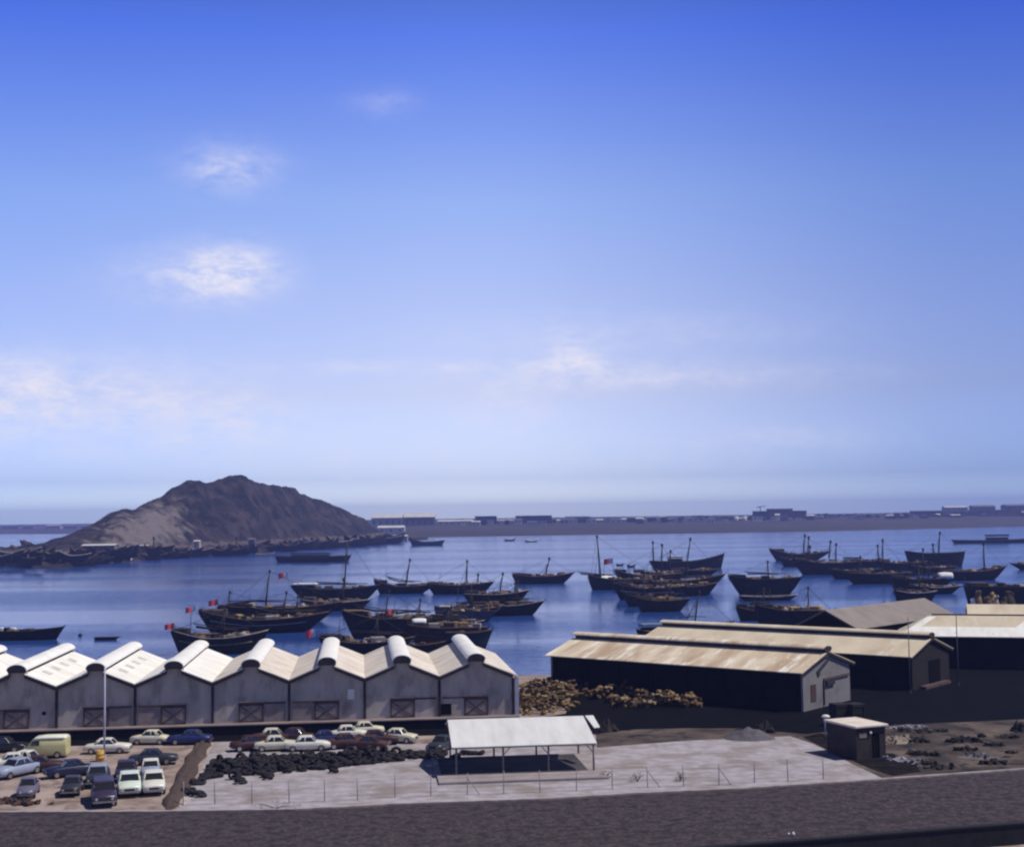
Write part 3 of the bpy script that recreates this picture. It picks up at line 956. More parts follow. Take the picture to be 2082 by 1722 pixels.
def wheel(car, x, y, r=0.31, w=0.17):
    s = 1 if y > 0 else -1
    wv = MB()
    ring = []
    for rr, yy in ((r * 0.62, -w / 2), (r * 0.93, -w / 2), (r, -w / 2 + 0.03), (r, w / 2 - 0.03), (r * 0.93, w / 2), (r * 0.62, w / 2)):
        ring.append([Vector((x + rr * math.cos(a), y + yy * 1, r + rr * math.sin(a))) for a in [2 * math.pi * k / 16 for k in range(16)]])
    wv.loft(ring)
    wh_ = wv.build('wheel', M_rub, car)
    MB().tube([(x, y - s * 0.02, r), (x, y + s * (w / 2 + 0.012), r)], r * 0.6, 12, smooth=False).build('rim', M_chrome, wh_)


CAR_SHAPES = {
    # stations: x, half width, bottom, top ; cabin: bottom x0,x1, top x0,x1, belt z, roof z
    'sedan': ([(2.16, .62, .42, .66), (2.08, .74, .30, .78), (1.3, .79, .24, .86), (.72, .80, .22, .90), (-.9, .80, .22, .90), (-1.3, .79, .24, .87), (-2.0, .74, .32, .80), (-2.12, .64, .44, .70)], (-1.22, .80, -.78, .36, .89, 1.40), .68, .57, 1.33),
    'compact': ([(1.85, .60, .42, .66), (1.78, .70, .30, .76), (1.1, .74, .24, .86), (.66, .75, .22, .90), (-.8, .75, .22, .90), (-1.2, .74, .24, .86), (-1.7, .70, .32, .78), (-1.82, .60, .44, .68)], (-1.12, .74, -.74, .34, .89, 1.38), .64, .54, 1.13),
    'beetle': ([(1.98, .46, .40, .55), (1.85, .62, .30, .72), (1.45, .70, .24, .86), (.8, .74, .22, .92), (-.6, .76, .22, .92), (-1.2, .72, .24, .90), (-1.7, .62, .30, .74), (-1.98, .44, .42, .56)], (-1.35, .74, -.55, .28, .90, 1.46), .64, .50, 1.2),
    'wagon': ([(2.16, .62, .42, .66), (2.08, .74, .30, .78), (1.3, .79, .24, .86), (.72, .80, .22, .90), (-.9, .80, .22, .90), (-1.5, .79, .24, .90), (-2.0, .76, .32, .88), (-2.12, .68, .44, .80)], (-2.02, .80, -1.85, .36, .89, 1.44), .70, .59, 1.33),
}


def car(label, px, py, head, colour, shape='sedan', group='cars parked in the yard', roof_colour=None, k=1.0):
    """px,py = ground under the middle of the car; head = angle of the nose (0 = to the right, -90 = towards the camera)"""
    p = P(px, py, 0.02)
    st, (cb0, cb1, ct0, ct1, zb, zt), hwb, hwt, wx = CAR_SHAPES[shape]
    t = thing('parked_car', label, 'car', p, rad(head), group)
    t.scale = (k, k, k)
    b = MB()
    b.loft([rsec(*s) for s in st])
    b.build('body', colour, t)
    g = MB()

    def ring(z, x0, x1, hw, k):
        c = 0.10
        return [Vector(q) for q in ((x0, -hw + c, z), (x0 + c, -hw, z), (x1 - c, -hw, z), (x1, -hw + c, z), (x1, hw - c, z), (x1 - c, hw, z), (x0 + c, hw, z), (x0, hw - c, z))]
    g.loft([ring(zb - 0.03, cb0, cb1, hwb, 0), ring(zt - 0.07, ct0, ct1, hwt, 0)], smooth=False)
    g.build('windows', M_glass, t)
    r = MB()
    r.loft([ring(zt - 0.085, ct0 - 0.04, ct1 + 0.04, hwt + 0.03, 0), ring(zt - 0.03, ct0, ct1, hwt + 0.02, 0), ring(zt, ct0 + 0.12, ct1 - 0.12, hwt - 0.12, 0)], smooth=False)
    for s in (-1, 1):
        for (xa, xb) in ((cb0 + 0.03, ct0 + 0.02), ((cb0 + cb1) / 2 - 0.05, (ct0 + ct1) / 2 - 0.02), (cb1 - 0.03, ct1 - 0.02)):
            r.tube([(xa, s * (hwb - 0.005), zb - 0.02), (xb, s * (hwt + 0.005), zt - 0.07)], 0.04, 5)
        if shape in ('sedan', 'beetle', 'compact'):
            r.tube([(cb0 + 0.25, s * (hwb + 0.0), zb - 0.02), (ct0 + 0.18, s * (hwt + 0.006), zt - 0.07)], 0.06, 5)
    r.build('roof', roof_colour or colour, t)
    for sx in (-1, 1):
        for sy in (-1, 1):
            wheel(t, sx * wx - 0.05, sy * (st[3][1] - 0.09))
    MB().box(-wx + 0.4, wx - 0.5, -0.6, 0.6, 0.12, 0.21).build('underbody', M_under, t)
    xf, xr = st[0][0], st[-1][0]
    if shape != 'beetle':
        MB().cbox(xf - 0.02, xf + 0.09, -st[1][1], st[1][1], 0.36, 0.47, 0.03).build('bumper', M_chrome, t)
        MB().cbox(xr - 0.09, xr + 0.02, -st[1][1], st[1][1], 0.36, 0.47, 0.03).build('bumper', M_chrome, t)
        MB().box(xf - 0.03, xf + 0.015, -0.34, 0.34, 0.49, 0.63).build('grille', M_trim, t)
    else:
        MB().cbox(xf - 0.02, xf + 0.07, -.6, .6, 0.36, 0.43, 0.03).build('bumper', M_chrome, t)
        MB().cbox(xr - 0.07, xr + 0.02, -.6, .6, 0.36, 0.43, 0.03).build('bumper', M_chrome, t)
    for s in (-1, 1):
        y = s * (st[0][1] - 0.13)
        MB().tube([(xf - 0.10, y, 0.60), (xf + 0.02, y, 0.60)], 0.085, 10, smooth=False).build('headlight', M_lamp, t)
        MB().box(xr - 0.015, xr + 0.05, y - 0.08, y + 0.08, 0.55, 0.65).build('tail_light', mat('tail_red', (0.25, 0.02, 0.02), None, 1, 0.4), t)
    return t


W1 = paint('ivory', (0.72, 0.70, 0.62)); W2 = paint('mint_white', (0.66, 0.74, 0.66)); W3 = paint('cream', (0.66, 0.62, 0.48))
NV = paint('navy', (0.018, 0.020, 0.055)); PU = paint('plum', (0.045, 0.030, 0.065)); DG = paint('slate', (0.035, 0.038, 0.050))
LB = paint('pale_blue', (0.30, 0.34, 0.46)); BL = paint('blue', (0.022, 0.032, 0.13)); MR = paint('maroon', (0.045, 0.012, 0.015), 0.6)
MV = paint('mauve', (0.14, 0.125, 0.19)); BK = paint('black', (0.010, 0.010, 0.014)); MR2 = paint('rust_red', (0.060, 0.020, 0.018), 0.8)

# van
vp = P(98, 1539, 0.02)
M_vany = paint('van_yellow', (0.58, 0.54, 0.27)); M_vanr = paint('van_roof', (0.80, 0.79, 0.66))
van = thing('van', 'pale yellow van with a cream roof parked below the warehouse dock', 'van', vp, rad(184))
b = MB()
vst = [(1.92, .60, .40, .75), (1.86, .74, .34, 1.02), (1.55, .80, .30, 1.35), (1.30, .80, .30, 1.72), (1.05, .80, .28, 1.84), (-1.75, .80, .28, 1.84), (-1.86, .76, .34, 1.78)]
b.loft([rsec(x, hw, zb, zt, 0.12, 0.06) for x, hw, zb, zt in vst])
b.build('body', M_vany, van)
b = MB()
rg = lambda x, hw, z0, z1: [Vector((x, y * hw, z)) for y, z in ((-1, z0), (-.97, z0 + (z1 - z0) * .5), (-.8, z1 - .03), (0, z1), (.8, z1 - .03), (.97, z0 + (z1 - z0) * .5), (1, z0))]
b.loft([rg(1.28, .74, 1.72, 1.80), rg(1.0, .79, 1.80, 2.0), rg(0.2, .79, 1.82, 2.08), rg(-1.6, .79, 1.82, 2.08), rg(-1.84, .72, 1.80, 1.96)])
b.build('roof', M_vanr, van)
for s in (-1, 1):
    MB().slab([(1.46, s * .803, 1.22), (1.30, s * .806, 1.66), (0.62, s * .806, 1.66), (0.62, s * .806, 1.22)], (0, s * 0.012, 0)).build('cab_window', M_glass, van)
    MB().tube([(1.84, s * .52, .72), (1.93, s * .52, .72)], .1, 10, smooth=False).build('headlight', M_lamp, van)
MB().slab([(1.72, -.62, 1.24), (1.72, .62, 1.24), (1.38, .62, 1.68), (1.38, -.62, 1.68)], (0.035, 0, 0.02)).build('windscreen', M_glass, van)
MB().cbox(1.86, 1.96, -.72, .72, .34, .46, .03).build('bumper', M_chrome, van)
MB().box(-1.2, 1.2, -.62, .62, .14, .27).build('underbody', M_under, van)
for sx in (-1.02, 1.12):
    for sy in (-1, 1):
        wheel(van, sx, sy * .72, .33, .18)

car('white saloon with bright windscreen parked behind the yellow drum', 219, 1530, 4, W1, 'sedan')
car('cream compact car parked broadside below the dock, right of the pale metal pole', 305, 1512, 178, W3, 'compact')
car('dark blue saloon in the dock shadow at the top of the brown bank', 386, 1512, 182, BL, 'sedan')
car('white car half hidden behind the pale blue car at the left edge', 22, 1562, 200, W1, 'sedan')
car('white-roofed car behind the maroon car, in front of the yellow van', 48, 1556, 170, W1, 'compact')
car('pale blue car with wide dark windscreen at the left edge of the yard', 33, 1577, -118, LB, 'sedan', k=1.12)
car('dark maroon saloon parked in front of the yellow van', 80, 1568, 12, MR, 'sedan')
car('navy blue saloon parked askew in the middle of the yard, right of the maroon saloon', 142, 1577, 212, NV, 'sedan')
car('small mauve round-backed car alone near the road kerb', 57, 1617, -78, MV, 'beetle')
car('small slate grey car facing the road behind the kerb strip', 147, 1612, -80, DG, 'compact')
car('bluish dark car with pale roof behind the big plum saloon', 199, 1592, -78, DG, 'sedan', k=1.12, roof_colour=LB)
car('big plum-coloured saloon nearest to the road kerb', 211, 1630, -72, PU, 'wagon', k=1.2)
car('dark purple saloon behind the mint white car', 256, 1582, -77, PU, 'sedan', k=1.1)
car('mint white saloon facing the road with black shadow at its left', 263, 1610, -74, W2, 'sedan', k=1.18)
car('pale blue car with a white roof behind the ivory saloon', 306, 1576, -76, LB, 'sedan', roof_colour=W1)
car('ivory white saloon facing the road, nearest to the brown bank', 312, 1607, -74, W1, 'sedan', k=1.15)
car('dark grey car standing crosswise behind the white-roofed blue car', 311, 1553, 8, DG, 'sedan')
car('black car in the shadow left of the yellow van', 8, 1528, 0, BK, 'wagon')
G2 = 'cars dumped behind the tyre heap'
car('ivory saloon behind the tyre heap, leftmost of the pale cars there', 563, 1525, 8, W3, 'sedan', G2)
car('maroon wreck with a pale roof behind the leftmost ivory saloon', 556, 1509, 6, MR2, 'sedan', G2, roof_colour=W3)
car('cream saloon behind the middle of the tyre heap', 626, 1525, 6, W1, 'sedan', G2)
car('dark red car wreck between the two pale saloons', 594, 1508, 170, MR, 'sedan', G2)
car('blue car wreck behind the cream saloon', 664, 1513, 10, BL, 'compact', G2)
car('white car with pale blue shade, topmost behind the heap', 708, 1502, 6, W1, 'compact', G2)
car('greyish cream car at the back of the dump near the dock', 744, 1494, 8, W3, 'compact', G2)
car('cream car at the right end of the dumped row', 810, 1509, -14, W3, 'compact', G2)
car('rusty red car wreck below the white car', 706, 1520, 15, MR2, 'sedan', G2)
car('maroon car wreck left of the cream end car', 765, 1513, 5, MR, 'sedan', G2)
car('dark brown car wreck above the tyres near the right end', 748, 1524, 172, MR2, 'compact', G2)
car('black and maroon wreck at the left end of the dump', 514, 1524, 20, MR, 'sedan', G2)
car('dark car with bluish bonnet parked beside the canopy', 899, 1525, -112, DG, 'sedan', G2)

# ================================================================ tyres
M_tyre = mat('tyre_rubber', (0.012, 0.012, 0.015), (0.026, 0.022, 0.025), 2.0, 0.85, 0.2, 12, spec=0.2)


def tyre_mesh(Rm, rm):
    b = MB()
    rings = []
    for i in range(20):
        a = 2 * math.pi * i / 20
        ring = []
        for k in range(9):
            q = 2 * math.pi * k / 9
            rr = Rm + rm * 0.9 * math.cos(q) * (1.0 if math.cos(q) < 0 else 0.8)
            ring.append(Vector((rr * math.cos(a), rr * math.sin(a), rm * 1.15 * math.sin(q))))
        rings.append(ring)
    rings.append(rings[0])
    b.loft(rings, caps=(False, False))
    o = b.build('tyre', M_tyre)
    return o


ty0 = tyre_mesh(0.34, 0.15)
ty1 = tyre_mesh(0.42, 0.19)
TL, TG = 'old black tyre lying in the long heap on the concrete yard', 'tyres heaped on the concrete yard'
tag(ty0, TL, 'tyre', TG); tag(ty1, TL, 'tyre', TG)
top_l = [(425, 1560), (440, 1553), (500, 1549), (560, 1545), (640, 1541), (720, 1535), (790, 1535), (830, 1534), (905, 1533)]
bot_l = [(425, 1574), (440, 1570), (470, 1575), (500, 1577), (560, 1574), (640, 1565), (660, 1566), (720, 1557), (800, 1549), (830, 1543), (905, 1541)]
placed = []
spots = []
tries = 0
while len(spots) < 262 and tries < 6000:
    tries += 1
    px = R.uniform(428, 903)
    if px > 805 and R.random() < 0.45:
        continue
    t0, t1 = interp(top_l, px), interp(bot_l, px)
    py = R.uniform(t0, t1)
    p = P(px, py, 0)
    near = [s for s in spots if (s - p).xy.length < 0.55]
    lay = max([s.z for s in near], default=-1)
    z = 0.19 if lay < 0 else lay + 0.26
    edge = min(py - t0, t1 - py)
    lim = 0.3 if edge < 5 else (0.5 if edge < 9 else 0.72)
    if px > 800:
        lim = 0.3
    if z > lim:
        continue
    spots.append(Vector((p.x, p.y, z)))
spots += [P(x, y, 0.19) for x, y in ((404, 1587), (412, 1581), (420, 1578), (415, 1574), (424, 1571), (398, 1590), (409, 1590), (433, 1577), (442, 1575), (474, 1580), (481, 1577), (490, 1588), (489, 1583), (548, 1577), (543, 1575), (545, 1580), (679, 1566),
                                         (380, 1609), (388, 1607), (394, 1611), (402, 1613), (410, 1615), (944, 1529), (952, 1530), (963, 1530), (977, 1530), (925, 1538), (928, 1541))]
for i, s in enumerate(spots):
    src = ty0 if i % 3 else ty1
    o = src if i in (0, 1) else src.copy()
    if i > 1:
        COL.objects.link(o)
    o.location = s
    up_ = R.random()
    if up_ < 0.12 and s.z < 0.5:
        o.rotation_euler = (rad(80 + R.uniform(-12, 12)), 0, R.uniform(0, 6.28))
        o.location.z += 0.22
    else:
        o.rotation_euler = (R.uniform(-0.35, 0.35), R.uniform(-0.35, 0.35), R.uniform(0, 6.28))

# ================================================================ timber by the shed
M_logs = [mat('timber_a', (0.20, 0.125, 0.055), (0.12, 0.075, 0.035), 2.5, 0.9, 0.2, stretch=(4, 4, 0.6)), mat('timber_b', (0.26, 0.175, 0.085), (0.15, 0.10, 0.05), 2.5, 0.9, 0.2, stretch=(4, 4, 0.6)),
          mat('timber_c', (0.12, 0.068, 0.032), (0.06, 0.038, 0.022), 2.5, 0.9, 0.2, stretch=(4, 4, 0.6)), mat('timber_d', (0.27, 0.20, 0.115), (0.16, 0.115, 0.07), 2.5, 0.9, 0.2, stretch=(4, 4, 0.6))]
protos = []
for k, (L, r, m) in enumerate(((2.2, 0.17, 0), (1.7, 0.20, 1), (2.6, 0.16, 2), (1.5, 0.22, 3), (2.0, 0.20, 0), (1.4, 0.24, 2))):
    b = MB()
    pts = [(0.04 * math.sin(3 * q + k), 0.04 * math.cos(2 * q + k), -L / 2 + L * q / 4) for q in range(5)]
    b.tube(pts, r, 9, r2=r * 0.82)
    o = b.build('log', M_logs[m])
    protos.append(o)
lspots = []


def heap(poly_top, poly_bot, n, x0, x1, hmax, lab, grp, bias=None):
    got, tries = 0, 0
    mine = []
    while got < n and tries < 4000:
        tries += 1
        px = R.uniform(x0, x1)
        t0, t1 = interp(poly_top, px), interp(poly_bot, px)
        if t1 - t0 < 1:
            continue
        p = P(px, R.uniform(t0, t1), 0)
        near = [s for s in mine if (s - p).xy.length < 1.0]
        z = 0.3 if not near else max(s.z for s in near) + 0.3
        if z > hmax:
            continue
        p.z = z
        mine.append(p)
        lspots.append((p, lab, grp))
        got += 1


LG = 'timber stacked between the warehouse and the shed'
heap([(1050, 1408), (1080, 1400), (1130, 1402), (1165, 1418)], [(1050, 1454), (1110, 1454), (1150, 1444), (1165, 1436)], 150, 1052, 1163, 1.9, 'rough brown log in the stack beside the last warehouse bay', LG)
LG2 = 'timber strewn in front of the stained shed'
heap([(1110, 1384), (1150, 1392), (1200, 1401), (1260, 1413), (1330, 1424), (1420, 1432)], [(1110, 1402), (1150, 1408), (1200, 1420), (1260, 1438), (1330, 1440), (1420, 1438)], 112, 1112, 1415, 1.5, 'orange brown log strewn in front of the black shed side', LG2)
for i, (p, lab, grp) in enumerate(lspots):
    src = protos[R.randrange(6)] if i >= 6 else protos[i]
    o = src if i < 6 else src.copy()
    if i >= 6:
        COL.objects.link(o)
    o.location = p
    yaw = R.choice((R.gauss(0.3, 0.35), R.gauss(1.9, 0.5)))
    o.rotation_euler = (0, rad(90) + R.gauss(0, 0.16), yaw)
    if R.random() < 0.025:
        o.rotation_euler = (0, rad(35) + R.gauss(0, 0.2), yaw)
        o.location.z += 0.5
    if grp == LG2:
        o.scale = (1.25, 1.25, 1.1)
    tag(o, lab, 'log', grp)

# ================================================================ fence, poles, bank, shrubs, odds and ends
M_fpost = mat('fence_post', (0.30, 0.27, 0.31), (0.22, 0.19, 0.22), 3, 0.9)
M_wire = mat('fence_wire', (0.24, 0.22, 0.25), None, 3, 0.8)
fence_line = [(372, 1637), (437, 1634.5), (512, 1634), (588, 1632), (660, 1629), (727, 1626), (803, 1621), (876, 1619), (950, 1616), (1024, 1614), (1098, 1611), (1172, 1608), (1245, 1604), (1317, 1601), (1390, 1598.5), (1462, 1596), (1534, 1591), (1602, 1588), (1674, 1584)]
F0 = P(*fence_line[0], 0)
fen = thing('fence', 'wire fence with slim grey posts along the road edge of the concrete yard', 'fence', F0)
for i, (x, y) in enumerate(fence_line):
    q = P(x, y, 0) - F0
    lean = R.uniform(-0.05, 0.05)
    h = 1.75 + R.uniform(-0.08, 0.08)
    b = MB().tube([q, q + Vector((lean, 0, h))], 0.04, 6)
    if i in (8, 13, 15):
        b.tube([q + Vector((0, 0, h * 0.8)), q + Vector((1.0, 0.05, 0))], 0.035, 5)
    b.build('post', M_fpost, fen)
b = MB()
for hgt in (0.35, 0.7, 1.05, 1.4, 1.68):
    b.tube([P(x, y, 0) - F0 + Vector((0, 0, hgt + R.uniform(-0.03, 0.03))) for x, y in fence_line], 0.009, 4)
b.build('wire', M_wire, fen)


M_dullm = mat('dull_metal', (0.10, 0.10, 0.12), None, 1.5, 0.8)


def pole(label, px, py, h, r=0.09, name='lamp_post', cat='pole'):
    p = P(px, py, 0)
    t = thing(name, label, cat, p)
    MB().tube([(0, 0, 0), (0, 0, h * 0.5), (0, 0, h)], r, 8, r2=r * 0.6).build('pole', M_wmetal if px < 1000 else M_dullm, t)
    MB().tube([(0, 0, 0), (0, 0, 0.35)], r * 1.7, 8, smooth=False).build('base', M_wmetal if px < 1000 else M_dullm, t)
    return t


pole('tall pale metal pole rising from the car yard beside the yellow drum', 212, 1543, 8.6, 0.11)
pole('slim pole standing on the black yard right of the dark brick gable', 1949, 1394, 9.0, 0.085)
pole('slim pole in front of the right end of the cream shed roof', 1851, 1409, 9.2, 0.075)
pole('thin mast-like pole on the far shore flats', 1040, 1100, 1, 0.01) if False else None
# drum
p = P(203, 1547, 0)
dr = thing('drum', 'yellow oil drum standing at the foot of the tall pale pole', 'drum', p)
b = MB()
b.loft([[Vector((rr * math.cos(a), rr * math.sin(a), z)) for a in [2 * math.pi * k / 18 for k in range(18)]] for z, rr in ((0, .36), (.02, .38), (.31, .37), (.33, .40), (.36, .37), (.64, .37), (.67, .40), (.70, .37), (.98, .38), (1.0, .36))])
b.build('barrel', mat('drum_yellow', (0.62, 0.36, 0.07), (0.50, 0.27, 0.05), 2, 0.6), dr)
MB().tube([(0.12, 0.1, 1.0), (0.12, 0.1, 1.03)], 0.05, 8).build('bung', M_trim, dr)
# brown earth bank
cl = [P(x, y, 0) for x, y in ((343, 1648), (358, 1620), (372, 1590), (388, 1555), (404, 1528), (419, 1503))]
rows = []
for i in range(31):
    f = i / 30 * (len(cl) - 1)
    k = min(int(f), len(cl) - 2)
    c = cl[k].lerp(cl[k + 1], f - k)
    row = []
    for j in range(11):
        s = j / 10 * 2 - 1
        wd_ = (0.85 + 0.3 * mnoise.noise(Vector((i * 0.3, 0, 4)))) * min(1, 0.35 + i / 4, 0.35 + (30 - i) / 4)
        x = c.x + s * wd_ + 0.15 * mnoise.noise(Vector((i * 0.5, j, 0)))
        z = 0.55 * min(1, i / 3, (30 - i) / 3) * max(0, 1 - s * s) ** 0.7 * (0.8 + 0.7 * mnoise.noise(Vector((i * 0.6, s * 2, 7)))) - 0.03
        row.append((x, c.y, z))
    rows.append(row)
M_bank = mat('bank_earth', (0.055, 0.036, 0.032), (0.085, 0.058, 0.050), 1.2, 0.95, 0.6, 4, c3=(0.05, 0.035, 0.032), scale3=0.9)
bank = grid_mesh('earth_bank', rows, M_bank)
# gravel heap on the waste ground
M_grav = mat('gravel', (0.12, 0.11, 0.125), (0.085, 0.078, 0.09), 3, 0.95, 0.6, 9)


def mound(name, label, px, py, rx, ry, h, m, cat='heap'):
    c = P(px, py, 0)
    rows = []
    for i in range(25):
        row = []
        for j in range(25):
            u, v = i / 12 - 1, j / 12 - 1
            d = math.hypot(u, v)
            z = h * max(0, 1 - d) ** 0.85 * (1 + 0.35 * mnoise.noise(Vector((u * 3 + px, v * 3, 1)))) - 0.04
            row.append((u * rx, v * ry, z))
        rows.append(row)
    o = grid_mesh(name, rows, m)
    del o['kind']
    o.location = c
    return tag(o, label, cat)


mound('gravel_heap', 'grey gravel heap behind the far edge of the concrete yard', 1524, 1501, 2.6, 1.8, 1.15, M_grav)
mound('sand_heap', 'small pale rubble heap at the foot of the brown bank', 374, 1630, 0.45, 1.6, 0.5, mat('pale_rubble', (0.42, 0.36, 0.34), (0.3, 0.25, 0.24), 2, 0.95))
# shrubs on the concrete edge
M_leaf = mat('dry_leaf', (0.085, 0.075, 0.06), (0.13, 0.115, 0.085), 4, 0.9)


def shrub(label, px, py, rx, h, n=130):
    c = P(px, py, 0)
    t = thing('shrub', label, 'shrub', c)
    st = MB()
    for k in range(7):
        a = R.uniform(0, 6.28)
        st.tube([(0, 0, 0), (rx * 0.4 * math.cos(a), rx * 0.4 * math.sin(a), h * 0.5), (rx * 0.8 * math.cos(a), rx * 0.8 * math.sin(a), h * R.uniform(0.6, 0.95))], 0.025, 4, r2=0.008)
    st.build('stem', M_bank, t)
    lf = MB()
    for k in range(n):
        a, q = R.uniform(0, 6.28), R.random() ** 0.5
        x, y, z = rx * q * math.cos(a), rx * q * math.sin(a), h * R.uniform(0.1, 1) * (1.1 - 0.5 * q)
        M_ = Matrix.Translation((x, y, z)) @ Matrix.Rotation(R.uniform(0, 6.28), 4, 'Z') @ Matrix.Rotation(R.uniform(-1.2, 1.2), 4, 'X')
        lf.add([M_ @ Vector(v) for v in ((-.07, 0, 0), (0, -.03, 0), (.07, 0, 0), (0, .03, 0))], [(0, 1, 2, 3)])
    lf.build('foliage', M_leaf, t, recalc=False)
    return t


shrub('dry shrub growing in the fence line right of the canopy', 1296, 1589, 0.75, 0.9)
shrub('smaller dark shrub beside the fence, farther right than the other', 1384, 1587, 0.45, 0.85)
shrub('low dry bush at the right corner of the canopy floor', 1232, 1580, 0.6, 0.6, 80)
shrub('brown tuft on the kerb verge at the left end of the fence', 560, 1642, 1.9, 0.35, 160)
# things round the hut
M_crate = mat('dark_crate', (0.014, 0.013, 0.014), (0.022, 0.02, 0.02), 2, 0.9)
for lab, px in (('black crate behind the hut, the one nearer the pale gable', 1706), ('black crate behind the hut, the one farther from the pale gable', 1739)):
    c = P(px, 1474, 0)
    t = thing('crate', lab, 'crate', c, rad(20), 'black crates behind the hut')
    MB().cbox(-.75, .75, -.7, .7, 0.12, 2.25, .04).build('box', M_crate, t)
    b = MB()
    for z in (0.5, 1.2, 1.9):
        b.box(-.79, .79, -.74, -.704, z, z + .14)
    for x in (-.75, .6):
        b.box(x, x + .15, -.78, -.742, 0.15, 2.2)
    b.build('batten', M_crate, t)
    MB().box(-.7, -.5, -.65, .65, 0, .118).box(.5, .7, -.65, .65, 0, .118).build('skid', M_crate, t)
p = P(1681, 1498, 0)
t = thing('stand_pipe', 'pale pipe stand with a white hood left of the hut', 'pipe', p)
MB().tube([(0.15, 0, 0), (0.15, 0, 1.4), (0.1, 0, 1.8)], 0.11, 8).tube([(-0.12, 0, 0), (-0.12, 0, 1.75)], 0.07, 8).build('pipe', M_wmetal, t)
MB().ball((-0.05, 0, 1.98), 0.42, 0.3, 0.2, 12, 6).build('hood', M_paint, t)
b = MB().tube([(0.15, -0.12, 0.85), (0.15, -0.12, 1.35)], 0.09, 8)
b.build('valve', M_paint, t)
# rubble and scrap on the waste ground
M_scrapd = mat('scrap_dark', (0.016, 0.014, 0.015), (0.032, 0.025, 0.024), 2, 0.9)
M_scrapl = mat('scrap_pale', (0.26, 0.24, 0.29), (0.18, 0.165, 0.19), 1.5, 0.9)
M_scrapb = mat('scrap_brown', (0.15, 0.115, 0.095), (0.085, 0.065, 0.055), 1.5, 0.9)


def lump(name, lab, px, py, sx, sy, sz, m, cat, grp=None, rot=0.0, chunks=26):
    c = P(px, py, 0)
    b = MB()
    n = 17
    vs, fs = [], []
    for i in range(n):
        for j in range(n):
            u, v = i / (n - 1) * 2 - 1, j / (n - 1) * 2 - 1
            a = math.atan2(v, u)
            lim = 0.75 + 0.45 * mnoise.noise(Vector((math.cos(a) * 1.6 + px, math.sin(a) * 1.6 + py, 3)))
            q = max(0.0, 1 - math.hypot(u, v) / lim)
            z = sz * 1.1 * min(1, q * 1.6) ** 0.8 * (0.6 + 0.9 * abs(mnoise.noise(Vector((u * 3.1 + px, v * 3.1 + py, 0))))) - 0.03
            vs.append((u * sx * 1.3, v * sy * 1.3, z if q > 0 else -0.03))
    for i in range(n - 1):
        for j in range(n - 1):
            fs.append((i * n + j, (i + 1) * n + j, (i + 1) * n + j + 1, i * n + j + 1))
    b.add(vs, fs)
    for k in range(chunks):
        x, y = R.gauss(0, .42) * sx, R.gauss(0, .42) * sy
        l_ = R.uniform(.12, .5) * min(1.0, sx)
        M_ = Matrix.Translation((x, y, R.uniform(0, .6) * sz)) @ Matrix.Rotation(R.uniform(0, 3.14), 4, 'Z') @ Matrix.Rotation(R.uniform(-.6, .6), 4, 'Y')
        b.box(-l_, l_, -l_ * R.uniform(.15, .6), l_ * .3, -.06, R.uniform(.02, .14), 0, M_)
    o = b.build(name, m, None, c, rot)
    return tag(o, lab, cat, grp)


RG = 'dark scrap lumps on the waste ground'
for px, py, sx, sy, sz in ((1842, 1487, .7, .7, .35), (1878, 1489, .7, .6, .4), (1846, 1499, .5, .3, .2), (1870, 1508, .9, .8, .5), (1947, 1508, .9, .7, .5), (1975, 1507, 1.1, .7, .5), (1997, 1498, .4, .4, .4), (1864, 1533, 1.3, .5, .3),
                           (1890, 1536, 1.1, .4, .25), (2048, 1500, 1.3, .5, .3), (2020, 1516, .9, .5, .3), (1887, 1553, .7, .5, .35), (1915, 1562, 1.3, .6, .3), (2018, 1552, 1.2, .5, .3), (1915, 1487, .9, .4, .25), (1960, 1525, 1.2, .5, .3), (2056, 1531, .5, .4, .25), (2076, 1486, .9, 1.0, 1.1)):
    lump('scrap_heap', 'dark heap of scrap lying on the brown waste ground right of the hut', px, py, sx, sy, sz, M_scrapd, 'scrap', RG, R.uniform(-0.3, 0.3))
lump('plank_pile', 'pale lilac strip of boards slanting from the hut towards the road', 1842, 1548, 2.6, .55, .22, M_scrapl, 'boards', None, rad(-46))
lump('rubble_pile', 'pale strip of rubble behind the scrap, just right of the hut', 1838, 1479, 1.9, .7, .2, M_scrapl, 'rubble', None, 0.1)
lump('rubble_pile', 'small pale lump at the right end of the rubble strip behind the hut', 1868, 1479, .8, .5, .25, M_scrapl, 'rubble')
lump('sand_patch', 'tan mound of sand against the right side of the hut', 1826, 1505, 1.3, 2.2, .3, mat('tan_sand', (0.27, 0.22, 0.17), (0.20, 0.16, 0.13), 1, 0.95), 'sand')
lump('rubble_pile', 'wide faint grey rubble spread near the right edge of the waste ground', 1992, 1538, 2.2, 1.2, .14, mat('grey_rubble', (0.15, 0.135, 0.145), (0.10, 0.09, 0.10), 1, 0.95), 'rubble')
for px, py, lab in ((1232, 1485, 'black low crate stack on the tarred yard just right of the canopy roof'), (1556, 1488, 'black drum-like lump behind the gravel heap')):
    lump('scrap_heap', lab, px, py, 1.2 if px < 1300 else .9, .9, 1.0, M_scrapd, 'scrap')
lump('scrap_heap', 'rusty brown scrap strip at the left edge in front of the mauve car', 12, 1631, 2.2, .8, .35, mat('rust', (0.10, 0.055, 0.04), (0.04, 0.025, 0.022), 2, 0.95), 'scrap')
lump('scrap_heap', 'rusty low pile touching the rear of the mauve car', 52, 1634, 1.3, .6, .22, MATS['rust'], 'scrap')
